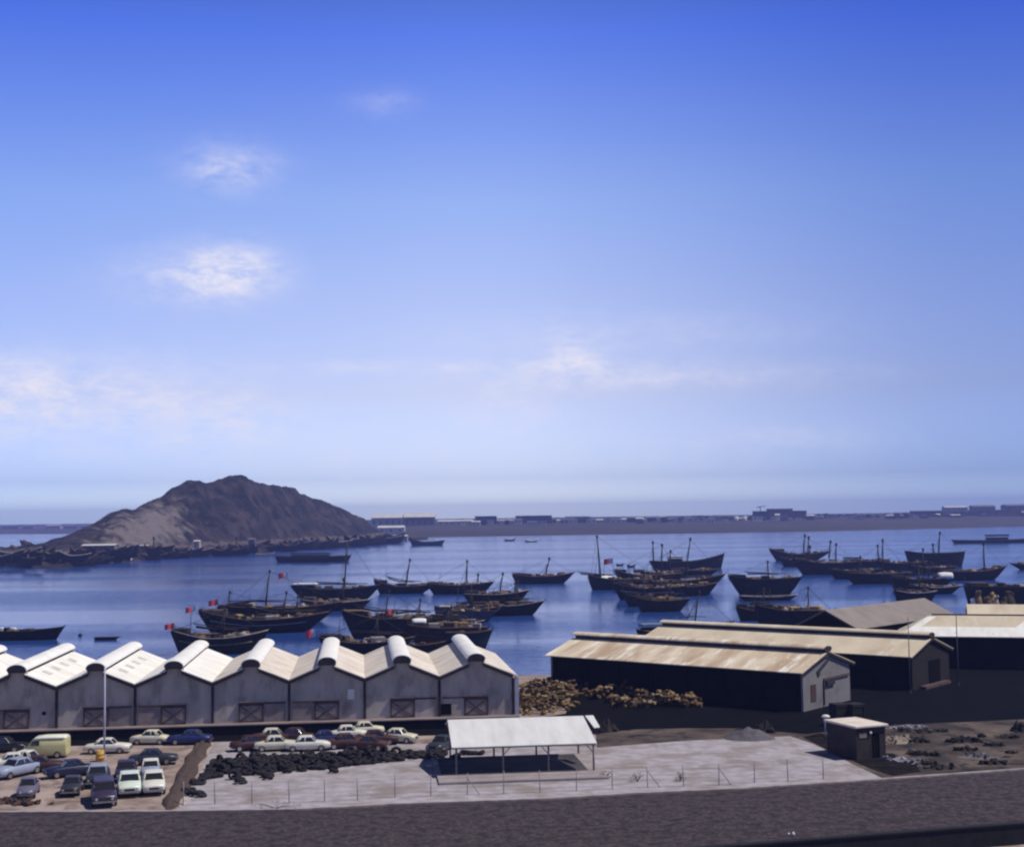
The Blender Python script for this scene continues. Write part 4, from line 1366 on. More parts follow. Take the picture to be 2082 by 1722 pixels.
lump('paper_scrap', 'scrap of white paper on the dark road', 1610, 1696, .28, .14, .04, mat('paper', (0.9, 0.93, 0.95), None, 1, 0.8), 'paper', chunks=3)
# ================================================================ boats
ZW = -2.0
H_BLK = mat('hull_black', (0.010, 0.010, 0.013), (0.020, 0.018, 0.020), 0.8, 0.7, spec=0.2)
H_BRN = mat('hull_brown', (0.040, 0.026, 0.020), (0.022, 0.015, 0.013), 0.7, 0.8, spec=0.2)
H_DKB = mat('hull_dark_brown', (0.030, 0.019, 0.016), (0.014, 0.010, 0.010), 0.7, 0.8, spec=0.2)
H_RED = mat('hull_red', (0.085, 0.026, 0.022), (0.05, 0.018, 0.018), 0.7, 0.8)
H_GRY = mat('hull_grey', (0.075, 0.075, 0.10), (0.05, 0.05, 0.07), 0.7, 0.8)
H_WHT = mat('hull_white', (0.68, 0.67, 0.64), (0.55, 0.54, 0.52), 0.7, 0.6)
D_TAN = mat('deck_tan', (0.20, 0.135, 0.075), (0.11, 0.075, 0.045), 0.9, 0.9, c3=(0.05, 0.035, 0.03), scale3=0.7)
D_BRN = mat('deck_brown', (0.085, 0.055, 0.042), (0.05, 0.034, 0.028), 0.9, 0.9, c3=(0.13, 0.10, 0.08), scale3=0.8)
D_DRK = mat('deck_dark', (0.030, 0.022, 0.020), (0.018, 0.014, 0.014), 0.9, 0.9)
D_BLU = mat('deck_blue', (0.16, 0.21, 0.30), (0.10, 0.14, 0.21), 0.9, 0.9)
S_YEL = mat('strake_yellow', (0.27, 0.25, 0.10), (0.18, 0.16, 0.07), 1.5, 0.8)
S_PAL = mat('strake_pale', (0.34, 0.30, 0.27), (0.20, 0.17, 0.16), 1.5, 0.8)
S_BRN = mat('strake_brown', (0.13, 0.080, 0.055), (0.075, 0.048, 0.036), 1.5, 0.8)
S_DRK = mat('strake_dark', (0.028, 0.022, 0.024), None, 1.5, 0.8)
M_spar = mat('spar', (0.050, 0.036, 0.034), (0.032, 0.024, 0.026), 2, 0.8)
M_rope = mat('rope', (0.035, 0.03, 0.03), None, 2, 0.9)
M_canvas = mat('canvas', (0.78, 0.77, 0.74), (0.66, 0.65, 0.63), 1, 0.9)
M_flagr = mat('flag_red', (0.80, 0.10, 0.10), None, 1, 0.8)
M_flagw = mat('flag_white', (0.80, 0.80, 0.80), None, 1, 0.8)
M_crm = mat('cabin_cream', (0.50, 0.46, 0.33), (0.40, 0.36, 0.26), 1, 0.8)
M_gold = mat('cargo_gold', (0.42, 0.28, 0.08), (0.28, 0.17, 0.05), 2, 0.9)

BOATS = 'wooden dhows moored in the harbour'


def dhow(label, xl, xr, yw, hb=26, hs=22, bow='R', hull=H_BLK, deck=D_BRN, rail=S_BRN, masts=(), strake=None, poop=None, flag=None,
         tarp=None, hatch=0, wide=0.27, mid=0.52, rake=(0.13, 0.24), group=BOATS, name='dhow', cat='boat', yaw=0.0, yard=True, transom=0.55, mid_px=None, zbase=ZW):  # hatch: number of blocks standing for loose cargo and clutter on the deck
    """xl,xr,yw,hb,hs in photo pixels: ends of the sheer, waterline, heights of bow and stern above the water"""
    c = P((xl + xr) / 2, yw, zbase)
    s = (FPX / c.y)                        # pixels per metre at that distance
    L = (xr - xl) / s
    B = max(1.2, min(L * wide, 7.5))
    if name == 'dhow':
        hb, hs = hb * 1.1, hs * 1.12
        mid_px = mid_px * 1.15 if mid_px else None
    HB, HS = hb / s, hs / s
    HM = (mid_px / s) if mid_px else min(HB, HS) * mid
    if name == 'dhow':
        HM = max(HM, min(HB, HS) * 0.72)
    c = c + Vector((0, B * 0.35, 0))
    face = 0.0 if bow == 'R' else math.pi
    t = thing(name, label, cat, c, face + yaw, group)
    rv = random.Random(int(xl * 3 + xr * 5))
    if name == 'dhow':
        transom = rv.uniform(.34, .72)
        if rake == (0.13, 0.24):
            rake = (rv.uniform(.07, .17), rv.uniform(.16, .30))
    NS, NK = 17, 6
    sheer = []

    def zsh(q):
        a = (1 - q) ** 2.2 * (HS - HM) if q < 0.5 else 0
        q1 = max(0.0, (q - 0.05) / 0.95)
        f = HM + (HS - HM) * max(0, 1 - q * 2.6) ** 1.3 + (HB - HM) * max(0, (q - 0.5) / 0.5) ** 1.8
        return f

    def wq(q):
        if q < 0.5:
            return B / 2 * (transom + (1 - transom) * math.sin(q * math.pi) ** 0.8)
        return B / 2 * max(0.012, math.cos((q - 0.5) * math.pi) ** 0.75)
    rings = []
    for i in range(NS):
        q = i / (NS - 1)
        zs = zsh(q)
        ring = []
        for side in (-1, 1):
            ks = range(NK + 1) if side == 1 else range(NK, 0, -1)
            for k in ks:
                u = k / NK
                xlow = -0.5 + rake[0] + q * (1 - rake[0] - rake[1])
                x = L * (xlow + ((-0.5 + q) - xlow) * u ** 0.85)
                w = wq(q) * (u ** 0.42) * (1.0 if u < 1 else 1.02)
                z = -0.6 + (zs + 0.6) * u
                ring.append(Vector((x, side * w, z)))
        sheer.append((L * (-0.5 + q), wq(q), zs))
        rings.append(ring)
    # open U section: port sheer -> keel -> starboard sheer
    MB().loft(rings, smooth=True, closed=False, caps=(True, False)).build('hull', hull, t)
    dv, df = [], []
    for i, (x, w, z) in enumerate(sheer):
        zz = z - min(0.55, 0.28 * z)
        dv += [(x, -w * 0.97, zz), (x, w * 0.97, zz)]
    for i in range(len(sheer) - 1):
        df.append((2 * i, 2 * i + 2, 2 * i + 3, 2 * i + 1))
    MB().add(dv, df).build('deck', deck, t)
    th = max(0.09, 0.9 / s)
    g = MB()
    for sd in (-1, 1):
        g.tube([(x, sd * w * 1.02, z) for x, w, z in sheer], th, 5)
    g.build('gunwale', rail, t)
    if strake is not None:
        g = MB()
        f0, f1 = (0.03, 0.9)
        for sd in (-1, 1):
            pts = []
            for (x, w, z), q in zip(sheer, [i / (NS - 1) for i in range(NS)]):
                if q < f0 or q > f1:
                    continue
                u = 0.66
                xlow = L * (-0.5 + rake[0] + q * (1 - rake[0] - rake[1]))
                pts.append((xlow + (x - xlow) * u ** 0.85, sd * (wq(q) * u ** 0.42 + 0.03), -0.6 + (z + 0.6) * u))
            g.tube(pts, th * 1.25, 5)
        g.build('strake', strake, t)
    # rudder and stem post
    MB().tube([(L * (-0.5 + rake[0]) - 0.15, 0, -0.7), (-L * 0.5 - 0.12, 0, HS * 0.9)], max(0.12, 0.9 / s), 5).build('rudder', hull, t)
    MB().tube([(L * (0.5 - rake[1]), 0, -0.6), (L * (0.5 - rake[1] * 0.45), 0, HB * 0.45), (L * 0.5 + 0.15, 0, HB * 1.04), (L * 0.5 + 0.3, 0, HB * 1.12)], max(0.11, 0.8 / s), 5).build('stem_post', hull, t)
    sgn = 1 if bow == 'R' else -1
    if not masts and group == BOATS and L > 11 and rv.random() < .75:
        mxx = (xl + xr) / 2 + rv.uniform(-.12, .22) * (xr - xl)
        masts = ((mxx, yw - min(hb, hs), mxx + rv.uniform(-2, 8), yw - max(hb, hs) - rv.uniform(22, 46)),)
    for mx0, my0, mx1, my1 in masts:
        lx = sgn * (mx0 - (xl + xr) / 2) / s
        ll = sgn * (mx1 - mx0) / s
        ht = (yw - my1) / s
        hb0 = max(0.4, (yw - my0) / s - 0.4)
        m_ = MB()
        rr = max(0.16, 1.9 / s)
        top = Vector((lx + ll, 0, ht))
        m_.tube([(lx, 0, hb0 * 0.5), (lx + ll * 0.5, 0, (hb0 + ht) / 2), top], rr, 7, r2=rr * 0.6)
        mo = m_.build('mast', M_spar, t)
        MB().ball(top + Vector((0, 0, 0.05)), rr * 1.3, rr * 1.3, rr * 2.0, 8, 5).build('masthead', M_spar, mo)
        if yard and ht > 5:
            yl = L * 0.62
            MB().tube([(lx - yl * 0.5, 0.5, HS + 0.9), (lx, 0.45, HM + 1.7), (lx + yl * 0.42, 0.4, HM + 1.5)], rr * 0.6, 6, r2=rr * 0.4).build('yard', M_spar, t)
        rg_ = MB()
        for ex in (-0.46 * L, 0.47 * L):
            rg_.tube([top, (ex, 0, zsh(0.04 if ex < 0 else 0.97))], 0.045, 4)
        for sd in (-1, 1):
            rg_.tube([top, (lx - 0.6, sd * B * 0.48, HM)], 0.045, 4)
            rg_.tube([top.lerp(Vector((lx, 0, HM)), .25), (lx - 2.2, sd * B * 0.48, HM)], 0.04, 4)
        rg_.build('rigging', M_rope, t)
    if poop:
        pm, p0, p1, ph = poop            # material, start/end fraction from the stern, height in px above the rail
        x0, x1 = -L / 2 + L * p0, -L / 2 + L * p1
        z0 = zsh((p0 + p1) / 2) - 0.15
        w = wq((p0 + p1) / 2) * 0.86
        hh = ph / s
        po = MB()
        po.cbox(x0, x1, -w, w, z0 + hh * 0.72, z0 + hh, 0.06)
        po_ = po.build('awning', pm, t)
        pp = MB()
        for x in (x0 + 0.2, x1 - 0.2):
            for sd in (-1, 1):
                pp.tube([(x, sd * (w - 0.15), z0 - 0.3), (x, sd * (w - 0.15), z0 + hh * 0.75)], 0.07, 5)
        pp.build('awning_post', M_spar, po_)
        MB().cbox(x0 + 0.3, x1 - 0.3, -w * 0.75, w * 0.75, z0 - 0.3, z0 + hh * 0.55, 0.05).build('deckhouse', hull, t)
    if hatch:
        for k in range(hatch):  # blocks standing for loose cargo and clutter on the deck
            q = 0.36 + 0.4 * k / max(1, hatch)
            x = -L / 2 + L * q
            w = wq(q) * 0.55
            MB().cbox(x - L * 0.05, x + L * 0.05, -w, w, HM - 0.5, HM + 0.25 + 0.3 * ((k * 37) % 3) / 2, 0.06).build('deck_clutter', (D_TAN, D_BRN, S_PAL)[k % 3], t)
    if L > 11 and name == 'dhow' and group == BOATS:
        rc = random.Random(int(xl * 7 + yw))
        if not poop:
            q0, q1 = 0.03, rc.uniform(0.17, 0.24)
            zc = zsh(0.1)
            MB().cbox(-L / 2 + L * q0, -L / 2 + L * q1, -wq(.12) * .8, wq(.12) * .8, zc - .8, zc + rc.uniform(.35, .9), .08).build('deckhouse', rc.choice((hull, D_DRK, D_BRN)), t)
            pr = MB()
            zr = zc + 1.0
            for sd in (-1, 1):
                pr.tube([(-L / 2 + .1, sd * wq(.02) * .95, zsh(0.02) + .55), (-L / 2 + L * .22, sd * wq(.2) * .98, zsh(.2) + .7)], .05, 4)
                for q in (.02, .09, .16, .22):
                    pr.tube([(-L / 2 + L * q, sd * wq(q) * .97, zsh(q) - .2), (-L / 2 + L * q, sd * wq(q) * .97, zsh(q) + .62)], .04, 4)
            pr.build('stern_rail', M_spar, t)
        for k in range(rc.randrange(12, 19)):
            q = rc.uniform(.22, .86)
            w = wq(q)
            x = -L / 2 + L * q
            sx_, sy_ = rc.uniform(.3, 1.3), rc.uniform(.2, .6) * w
            yy = rc.uniform(-.35, .35) * w
            zd = zsh(q) - .5
            M_ = Matrix.Translation((x, yy, zd)) @ Matrix.Rotation(rc.uniform(-.5, .5), 4, 'Z')
            if rc.random() < .6:
                MB().cbox(-sx_, sx_, -sy_, sy_, 0, .5 + rc.uniform(.1, 1.0), .08, 0, M_).build('deck_box', rc.choice((D_TAN, D_BRN, S_BRN, D_TAN, S_BRN, S_PAL, H_BLK, M_gold)), t)
            else:
                MB().ball((x, yy, zd + .4), sx_, sy_ + .2, rc.uniform(.5, 1.1), 9, 6, jit=.14).build('canvas_heap', rc.choice((D_TAN, D_BRN, S_BRN, D_TAN, S_DRK, S_PAL)), t)
        xm_ = -L / 2 + L * rc.uniform(.16, .24)
        if rc.random() < .6:
            MB().tube([(xm_, 0, zsh(.2) - .4), (xm_ + .3, 0, zsh(.2) + rc.uniform(3, 5.5))], .08, 5, r2=.05).build('mizzen_mast', M_spar, t)
        if masts and yard:
            lx = sgn * (masts[0][0] - (xl + xr) / 2) / s
            MB().tube([(lx - L * .28, 0.3, HS + .35), (lx - L * .1, .3, HM + 1.5), (lx + L * .15, .25, HM + 1.25)], .24, 7, r2=.14).build('furled_sail', D_DRK, t)
        if not flag:
            MB().tube([(-L / 2 + .2, 0, HS * .7), (-L / 2 - .1, 0, HS + rc.uniform(1.4, 2.6))], .05, 4).build('flag_pole', M_spar, t)
    if tarp:
        x0, y0, x1, y1 = tarp
        lx0, lx1 = sorted((sgn * (x0 - (xl + xr) / 2) / s, sgn * (x1 - (xl + xr) / 2) / s))
        z1, z0 = (yw - y0) / s, (yw - y1) / s
        b = MB()
        rings = []
        for k in range(6):
            x = lx0 + (lx1 - lx0) * k / 5
            rings.append([Vector((x, y, z0 + (z1 - z0) * h)) for y, h in ((-B * 0.3, 0), (-B * 0.2, .7), (0, 1 - 0.12 * abs(k - 2.5) / 2.5), (B * 0.2, .7), (B * 0.3, 0))])
        b.loft(rings)
        b.build('cover', M_canvas, t)
    if flag:
        fx, fy, kind = flag
        lx = sgn * (fx - (xl + xr) / 2) / s
        z = (yw - fy) / s
        MB().tube([(lx * 0.96 if abs(lx) > L * .45 else lx, 0, zsh(0.03) * 0.8 if abs(lx) > L * .3 else HM), (lx, 0, z + 0.5)], 0.05, 5).build('flag_pole', M_spar, t)
        fw, fh = 18 / s, 11 / s
        if kind == 'big':
            fw, fh = 20 / s, 16 / s
        b = MB()
        rows = []
        for i in range(9):
            u = i / 8
            rows.append([Vector((lx - sgn * fw * u, 0.12 * math.sin(u * 7), z + 0.45 + dz - 0.25 * u * fh)) for dz in (0, -fh)])
        for i in range(8):
            b.add([rows[i][0], rows[i][1], rows[i + 1][1], rows[i + 1][0]], [(0, 1, 2, 3)], 1 if (i < 3 and kind != 'red') else 0)
        b.build('flag', [M_flagr, M_flagw], t, recalc=False)
    return t


# ---- the near left group
dhow('brown dhow with olive yellow strake, nearest behind the fourth warehouse roof', 347, 540, 1331, 42, 46, 'R', H_BRN, D_BRN, S_PAL, strake=S_YEL, flag=(351, 1272, 'red'), hatch=3, yaw=0.10, mid_px=24)
dhow('big black dhow with raised stern and a white boat cover along its side', 402, 664, 1288, 36, 44, 'R', H_BLK, D_BRN, S_BRN, strake=S_PAL, flag=(394, 1236, 'rw'), hatch=4, tarp=(474, 1263, 512, 1272), yaw=0.14, mid_px=24)
dhow('dhow with tan deck cargo and a tall mast behind the big black one', 455, 692, 1266, 36, 32, 'R', H_DKB, D_TAN, S_BRN, masts=((536, 1226, 545, 1163),), flag=(440, 1222, 'red'), hatch=4, yaw=0.08, mid_px=26)
dhow('small-masted dark dhow hemmed in behind the big black stern', 440, 560, 1262, 24, 26, 'R', H_BLK, D_DRK, S_DRK, masts=((462, 1238, 465, 1205),), yard=False)
dhow('black dhow with white stern awning and the tallest mast of the left group', 590, 772, 1219, 26, 26, 'R', H_BLK, D_DRK, S_DRK, masts=((697, 1195, 706, 1096),), poop=(M_canvas, 0.03, 0.28, 9), flag=(582, 1166, 'rw'), mid_px=15)
dhow('slim black dhow with two dark stays and raised stern, right of the tallest mast', 760, 885, 1207, 17, 26, 'R', H_BLK, D_BRN, S_BRN, masts=((823, 1195, 833, 1140),), mid_px=13, hatch=1)
dhow('dark dhow with reddish brown deck load in the middle of the left group', 868, 1004, 1208, 22, 20, 'R', H_BLK, D_BRN, S_BRN, masts=((948, 1195, 950, 1143), (971, 1195, 972, 1170)), hatch=3, mid_px=16, yard=False)
dhow('brown dhow with a pale rail and two thin masts', 944, 1076, 1229, 26, 20, 'R', H_DKB, D_BRN, S_PAL, masts=((1014, 1212, 1023, 1168), (1047, 1212, 1048, 1188)), hatch=2, mid_px=18, yard=False)
dhow('plain black dhow with bow pointing right at the edge of the left group', 958, 1107, 1252, 27, 20, 'R', H_BLK, D_DRK, S_PAL, hatch=1, mid_px=18)
dhow('grey dhow with a cream cabin top at its stern', 884, 1010, 1266, 20, 30, 'R', H_GRY, D_BRN, S_DRK, poop=(M_crm, 0.08, 0.3, 8), hatch=2, mid_px=20)
dhow('black dhow with orange brown stern rail and a red flag amidships', 695, 890, 1297, 30, 52, 'R', H_BLK, D_BRN, S_BRN, masts=((778, 1266, 790, 1206),), poop=(D_TAN, 0.01, 0.24, 7), flag=(800, 1246, 'red'), yaw=0.05, mid_px=34)
dhow('long brown dhow carrying white bundles, its red side against the warehouse roofs', 828, 992, 1318, 36, 44, 'R', H_RED, D_BRN, S_BRN, tarp=(838, 1257, 866, 1268), hatch=4, yaw=0.12, mid_px=36, strake=S_BRN)
dhow('green-hulled dark dhow with bow above the last warehouse roof', 905, 1000, 1326, 40, 36, 'R', mat('hull_green', (0.018, 0.042, 0.040), (0.012, 0.025, 0.026), 0.7, 0.8), D_DRK, S_BRN, hatch=1, mid_px=34)
dhow('blue-decked cargo dhow heaped with golden sacks behind the sixth warehouse roof', 648, 842, 1337, 36, 38, 'R', H_DKB, D_BLU, S_BRN, flag=(640, 1284, 'big'), hatch=2, mid_px=26)
for px, py, sx, lab in ((750, 1318, 1.5, 'large golden heap of sacks on the blue-decked dhow'), (786, 1318, 1.0, 'smaller yellow heap of sacks on the right part of the blue deck'), (712, 1322, 0.8, 'little tan bundle on the left part of the blue deck')):
    q = PY(px, py, P(745, 1337, ZW).y + 1.6)
    b = MB()
    for k in range(9):
        b.ball((R.uniform(-sx, sx) * .7, R.uniform(-.6, .6), R.uniform(0, sx * .9)), .55, .5, .4, 8, 5, jit=0.12)
    tag(b.build('sack_heap', M_gold, None, q), lab, 'sacks')
q = PY(768, 1311, P(745, 1337, ZW).y + 1.6)
tag(MB().ball((0, 0, 0), .6, .5, .55, 10, 6, jit=0.1).build('white_bundle', M_canvas, None, q), 'white bundle between the two golden heaps on the blue deck', 'bundle')
dhow('small white rowing boat beside the long brown dhow', 864, 898, 1320, 7, 6, 'R', H_WHT, D_TAN, H_WHT, name='rowing_boat', group='small rowing boats', wide=0.34, yard=False)
dhow('lone dhow with tan deck cargo lying apart in open water', 1042, 1168, 1187, 20, 18, 'R', H_BLK, D_TAN, S_BRN, masts=((1108, 1172, 1118, 1137),), hatch=4, mid_px=13, yard=False)
# ---- the middle group
dhow('dark dhow with leaning mast and white sail bundle, leftmost of the middle group', 1197, 1345, 1199, 22, 27, 'R', H_BLK, D_DRK, S_BRN, masts=((1224, 1176, 1217, 1092),), tarp=(1218, 1170, 1246, 1184), flag=(1248, 1138, 'rw'), mid_px=18, yaw=-0.05)
dhow('black dhow moored directly behind the one with the white sail bundle', 1250, 1390, 1188, 20, 26, 'R', H_BLK, D_BRN, S_BRN, masts=((1347, 1170, 1349, 1110),), hatch=2, mid_px=16, yard=False)
dhow('black trawler with white wheelhouse and a high square bow', 1323, 1474, 1157, 30, 17, 'R', H_BLK, D_DRK, S_DRK, masts=((1331, 1140, 1330, 1103),), poop=(M_crm, 0.24, 0.44, 12), wide=0.24, rake=(0.08, 0.05), mid_px=15, yard=False, name='trawler', cat='boat')
dhow('long dark dhow with thick tall mast and upswept bow, right in the middle group', 1262, 1478, 1204, 32, 20, 'R', H_DKB, D_BRN, S_BRN, masts=((1394, 1184, 1408, 1098),), hatch=3, mid_px=19)
dhow('low black dhow with a pale strake in front of the middle group', 1247, 1402, 1219, 24, 30, 'R', H_BLK, D_BRN, S_DRK, strake=S_PAL, hatch=3, mid_px=20, yaw=0.04)
dhow('reddish brown dhow nearest the sheds in the middle group', 1296, 1405, 1244, 24, 26, 'R', H_BRN, D_BRN, S_BRN, hatch=2, mid_px=20)
dhow('pale blue decked boat with its nose just above the stained shed roof', 1296, 1382, 1300, 16, 18, 'R', H_BLK, D_BLU, S_YEL, mid_px=14, yaw=0.2, wide=0.4, poop=(D_BLU, 0.08, 0.8, 17))
dhow('dhow mostly hidden by the cream shed roof with only mast and yard in sight', 1392, 1492, 1284, 18, 16, 'R', H_DKB, D_BRN, S_BRN, masts=((1413, 1268, 1425, 1206),), mid_px=12)
# ---- the right group
dhow('bulky black dhow with a white skiff along its side, left of the right group', 1485, 1634, 1210, 32, 36, 'R', H_BLK, D_DRK, S_DRK, hatch=4, mid_px=28, rake=(0.18, 0.2))
dhow('flat skiff with a whitish rail lying along the bulky black dhow', 1506, 1626, 1221, 11, 10, 'R', H_DKB, D_TAN, S_PAL, name='skiff', group='skiffs beside the dhows', mid_px=8)
dhow('dark dhow with two thin masts farthest left in the right group', 1568, 1692, 1140, 17, 22, 'R', H_BLK, D_BRN, S_BRN, masts=((1636, 1126, 1640, 1090), (1688, 1130, 1692, 1103)), mid_px=10, yard=False)
dhow('broad black dhow in front of the two-masted one in the right group', 1614, 1765, 1168, 24, 30, 'R', H_BLK, D_DRK, S_DRK, hatch=3, mid_px=20, masts=((1650, 1145, 1652, 1112),), yard=False)
dhow('black dhow with a humped deckhouse behind the broad one', 1690, 1812, 1154, 15, 15, 'R', H_BLK, D_DRK, S_BRN, poop=(H_BLK, 0.25, 0.5, 9), hatch=1, mid_px=11)
dhow('dark dhow with bow towards the white-covered one, low in the right group', 1720, 1858, 1187, 20, 22, 'R', H_BLK, D_DRK, S_BRN, masts=((1799, 1168, 1801, 1100),), hatch=2, mid_px=18, yard=False)
dhow('short dark dhow with a reddish deck in the middle of the right group', 1786, 1888, 1160, 16, 18, 'R', H_BLK, D_BRN, S_BRN, masts=((1790, 1140, 1789, 1110),), hatch=2, mid_px=13, yard=False)
dhow('high-sided black ship with a square stern and one mast', 1846, 1966, 1153, 30, 33, 'R', H_BLK, D_DRK, S_DRK, masts=((1912, 1124, 1917, 1085), (1903, 1124, 1902, 1108)), rake=(0.08, 0.07), mid=0.92, yard=False, name='ship', cat='ship')
dhow('long dark dhow with bow pointing right near the right edge', 1916, 2052, 1180, 26, 17, 'R', H_BLK, D_DRK, S_BRN, masts=((2006, 1166, 2007, 1108),), mid_px=16, yard=False)
dhow('black dhow with a white canvas cover on its bow', 1815, 1944, 1200, 24, 24, 'R', H_BLK, D_DRK, S_DRK, tarp=(1911, 1164, 1940, 1177), hatch=2, mid_px=19)
dhow('dark dhow with a pinkish rail just above the grey-roofed shed', 1822, 1908, 1224, 20, 22, 'R', H_BLK, D_BRN, S_PAL, hatch=2, mid_px=16)
dhow('dark dhow partly out of frame at the right edge', 2058, 2170, 1158, 12, 14, 'L', H_BLK, D_DRK, S_DRK, mid_px=8)
dhow('black dhow with a rusty deck lying behind the cream shed roof, beside the black gable', 1540, 1700, 1292, 44, 56, 'R', H_BLK, D_BRN, S_BRN, masts=((1648, 1250, 1649, 1198),), hatch=3, mid_px=44, yard=False)
dhow('black-hulled vessel along the quay at the right edge, behind bright bundles', 1972, 2180, 1240, 46, 44, 'R', H_BLK, D_DRK, S_DRK, rake=(0.05, 0.05), mid=0.95, yard=False)
for i, (px, py, m, r, lab) in enumerate(((1979, 1219, M_canvas, .6, 'white bundle on the quay in front of the black vessel'), (1988, 1205, D_TAN, .7, 'tan bundle above the white one on the quay'), (2017, 1207, M_gold, .55, 'golden bundle near the right edge on the quay'),
                                           (2024, 1213, S_PAL, .6, 'pale bundle just under the golden one on the quay'), (2010, 1224, S_BRN, 1.5, 'wide brown heap of goods on the quay'), (2042, 1222, D_BRN, 1.2, 'dark brown heap right of the wide brown one on the quay'), (2052, 1208, H_BRN, 1.0, 'dim brown bundle highest at the right end of the quay goods'))):
    q = PY(px, py, 290)
    b = MB()
    for k in range(5):
        b.ball((R.uniform(-r, r) * .5, R.uniform(-.5, .5), R.uniform(-.2, r * .4)), r * .55, r * .5, r * .5, 8, 5, jit=0.15)
    b.tube([(0, 0, -q.z + 0.02), (0, 0, -q.z * .4), (0, 0, 0.1)], r * 1.9, 9, r2=r * 0.6)
    tag(b.build('goods_bundle', m, None, q), lab, 'goods', 'goods piled on the quay')
# ---- hulls filling the gaps between the others
for a in (('dark hull wedged between the big black dhow and the tan-decked one', 520, 655, 1279, 24, 24, H_BLK, D_BRN, ((600, 1255, 604, 1215),)),
          ('black dhow with lowered mast below the tallest mast of the left group', 610, 752, 1242, 20, 22, H_BLK, D_DRK, ()),
          ('brown dhow rafted against the one with the orange stern rail', 762, 930, 1285, 30, 30, H_DKB, D_TAN, ((850, 1262, 854, 1222),)),
          ('dark dhow with brown deck rafted behind the grey one', 905, 1022, 1256, 20, 20, H_BLK, D_BRN, ((962, 1240, 958, 1195),)),
          ('black dhow lying between the grey dhow and the long brown one', 850, 985, 1292, 26, 28, H_BLK, D_BRN, ()),
          ('brown dhow behind the right end of the blue-decked cargo dhow', 800, 905, 1334, 26, 26, H_BRN, D_TAN, ()),
          ('dark dhow in the second row of the middle group', 1290, 1405, 1180, 18, 18, H_BLK, D_BRN, ((1362, 1165, 1366, 1122),)),
          ('black dhow right of the pale strake in the middle group', 1330, 1462, 1212, 24, 22, H_BLK, D_BRN, ()),
          ('rusty brown dhow behind the reddish one in the middle group', 1268, 1370, 1233, 20, 24, H_BRN, D_BRN, ((1310, 1215, 1312, 1170),)),
          ('small black dhow between the trawler and the thick tall mast', 1385, 1462, 1170, 12, 13, H_BLK, D_DRK, ()),
          ('black dhow rafted against the broad one in the right group', 1640, 1748, 1159, 16, 18, H_BLK, D_DRK, ((1702, 1146, 1704, 1108),)),
          ('dark dhow between the broad one and the low dark one, right group', 1688, 1800, 1177, 18, 18, H_BLK, D_BRN, ()),
          ('black dhow in front of the high-sided black ship', 1850, 1950, 1167, 14, 16, H_BLK, D_DRK, ((1880, 1152, 1881, 1118),)),
          ('dark dhow below the white canvas cover, right group', 1855, 1962, 1208, 16, 18, H_BLK, D_BRN, ()),
          ('black dhow with a bare pole just left of the rusty-decked one', 1500, 1600, 1262, 24, 26, H_DKB, D_BRN, ((1555, 1240, 1556, 1200),)),
          ('low dark dhow at the left edge of the right group', 1590, 1680, 1152, 12, 16, H_BLK, D_DRK, ())):
    dhow(a[0], a[1], a[2], a[3], a[4], a[5], 'R', a[6], a[7], R.choice((S_BRN, S_DRK, S_PAL)), masts=a[8], hatch=2, mid_px=min(a[4], a[5]) * .75, yaw=R.uniform(-.08, .14), yard=R.random() < .5)
# ---- left edge, open water
t = dhow('long dark barge with deck gear at the left edge', -38, 124, 1302, 26, 22, 'R', H_BLK, D_DRK, S_DRK, rake=(0.05, 0.12), mid=0.85, yard=False, name='barge', hatch=2, transom=0.9, group='flat barges')
for px, m, lab in ((2, M_canvas, 'small white winch at the left end of the barge'), (14, H_BLK, 'black bollard housing on the barge'), (27, M_canvas, 'white drum in the middle of the barge deck')):
    q = PY(px, 1281, P(43, 1302, ZW).y + 2)
    b = MB().cbox(-.45, .45, -.4, .4, -1.2, .55, .1)
    b.tube([(-.6, 0, .3), (.6, 0, .3)], .25, 9)
    tag(b.build('winch', m, None, q), lab, 'winch')
dhow('tiny flat punt floating alone left of the brown dhow', 191, 240, 1301, 6, 5, 'R', H_DKB, D_DRK, S_DRK, name='punt', wide=0.3, yard=False, group='small rowing boats', mid_px=5)
q = P(163, 1293, ZW)
bu = thing('buoy', 'dark round mooring buoy left of the punt', 'buoy', q)
MB().ball((0, 0, 0.15), .45, .45, .4, 12, 8).build('float', H_BLK, bu)
MB().tube([(0, 0, .4), (0, 0, 1.0)], .06, 6).build('ring_post', M_spar, bu)
# far water
dhow('long flat barge with low deckhouse in front of the island', 560, 712, 1143, 13, 13, 'R', H_BLK, D_DRK, S_DRK, rake=(0.03, 0.05), mid=0.8, yard=False, poop=(H_BLK, 0.2, 0.72, 9), name='barge', group='flat barges', transom=0.9, wide=0.2)
dhow('grey ship with raised stern off the right tip of the island', 832, 903, 1109, 10, 16, 'R', H_GRY, D_DRK, S_DRK, rake=(0.1, 0.08), mid=0.7, yard=False, name='ship', cat='ship')
dhow('small yellowish launch close to the island shore', 518, 556, 1130, 6, 5, 'R', H_WHT, S_YEL, S_YEL, name='launch', group='small launches', yard=False)
dhow('small white launch far out in open water', 1068, 1094, 1102, 6, 5, 'R', H_WHT, H_WHT, H_WHT, name='launch', group='small launches', yard=False)
dhow('small grey launch beside the far white launch', 1026, 1048, 1100, 5, 4, 'R', H_GRY, D_BRN, S_BRN, name='launch', group='small launches', yard=False)
dhow('little black skiff behind the flag of the middle group', 1254, 1268, 1150, 4, 4, 'R', H_BLK, D_DRK, S_DRK, name='skiff', group='skiffs beside the dhows', yard=False)
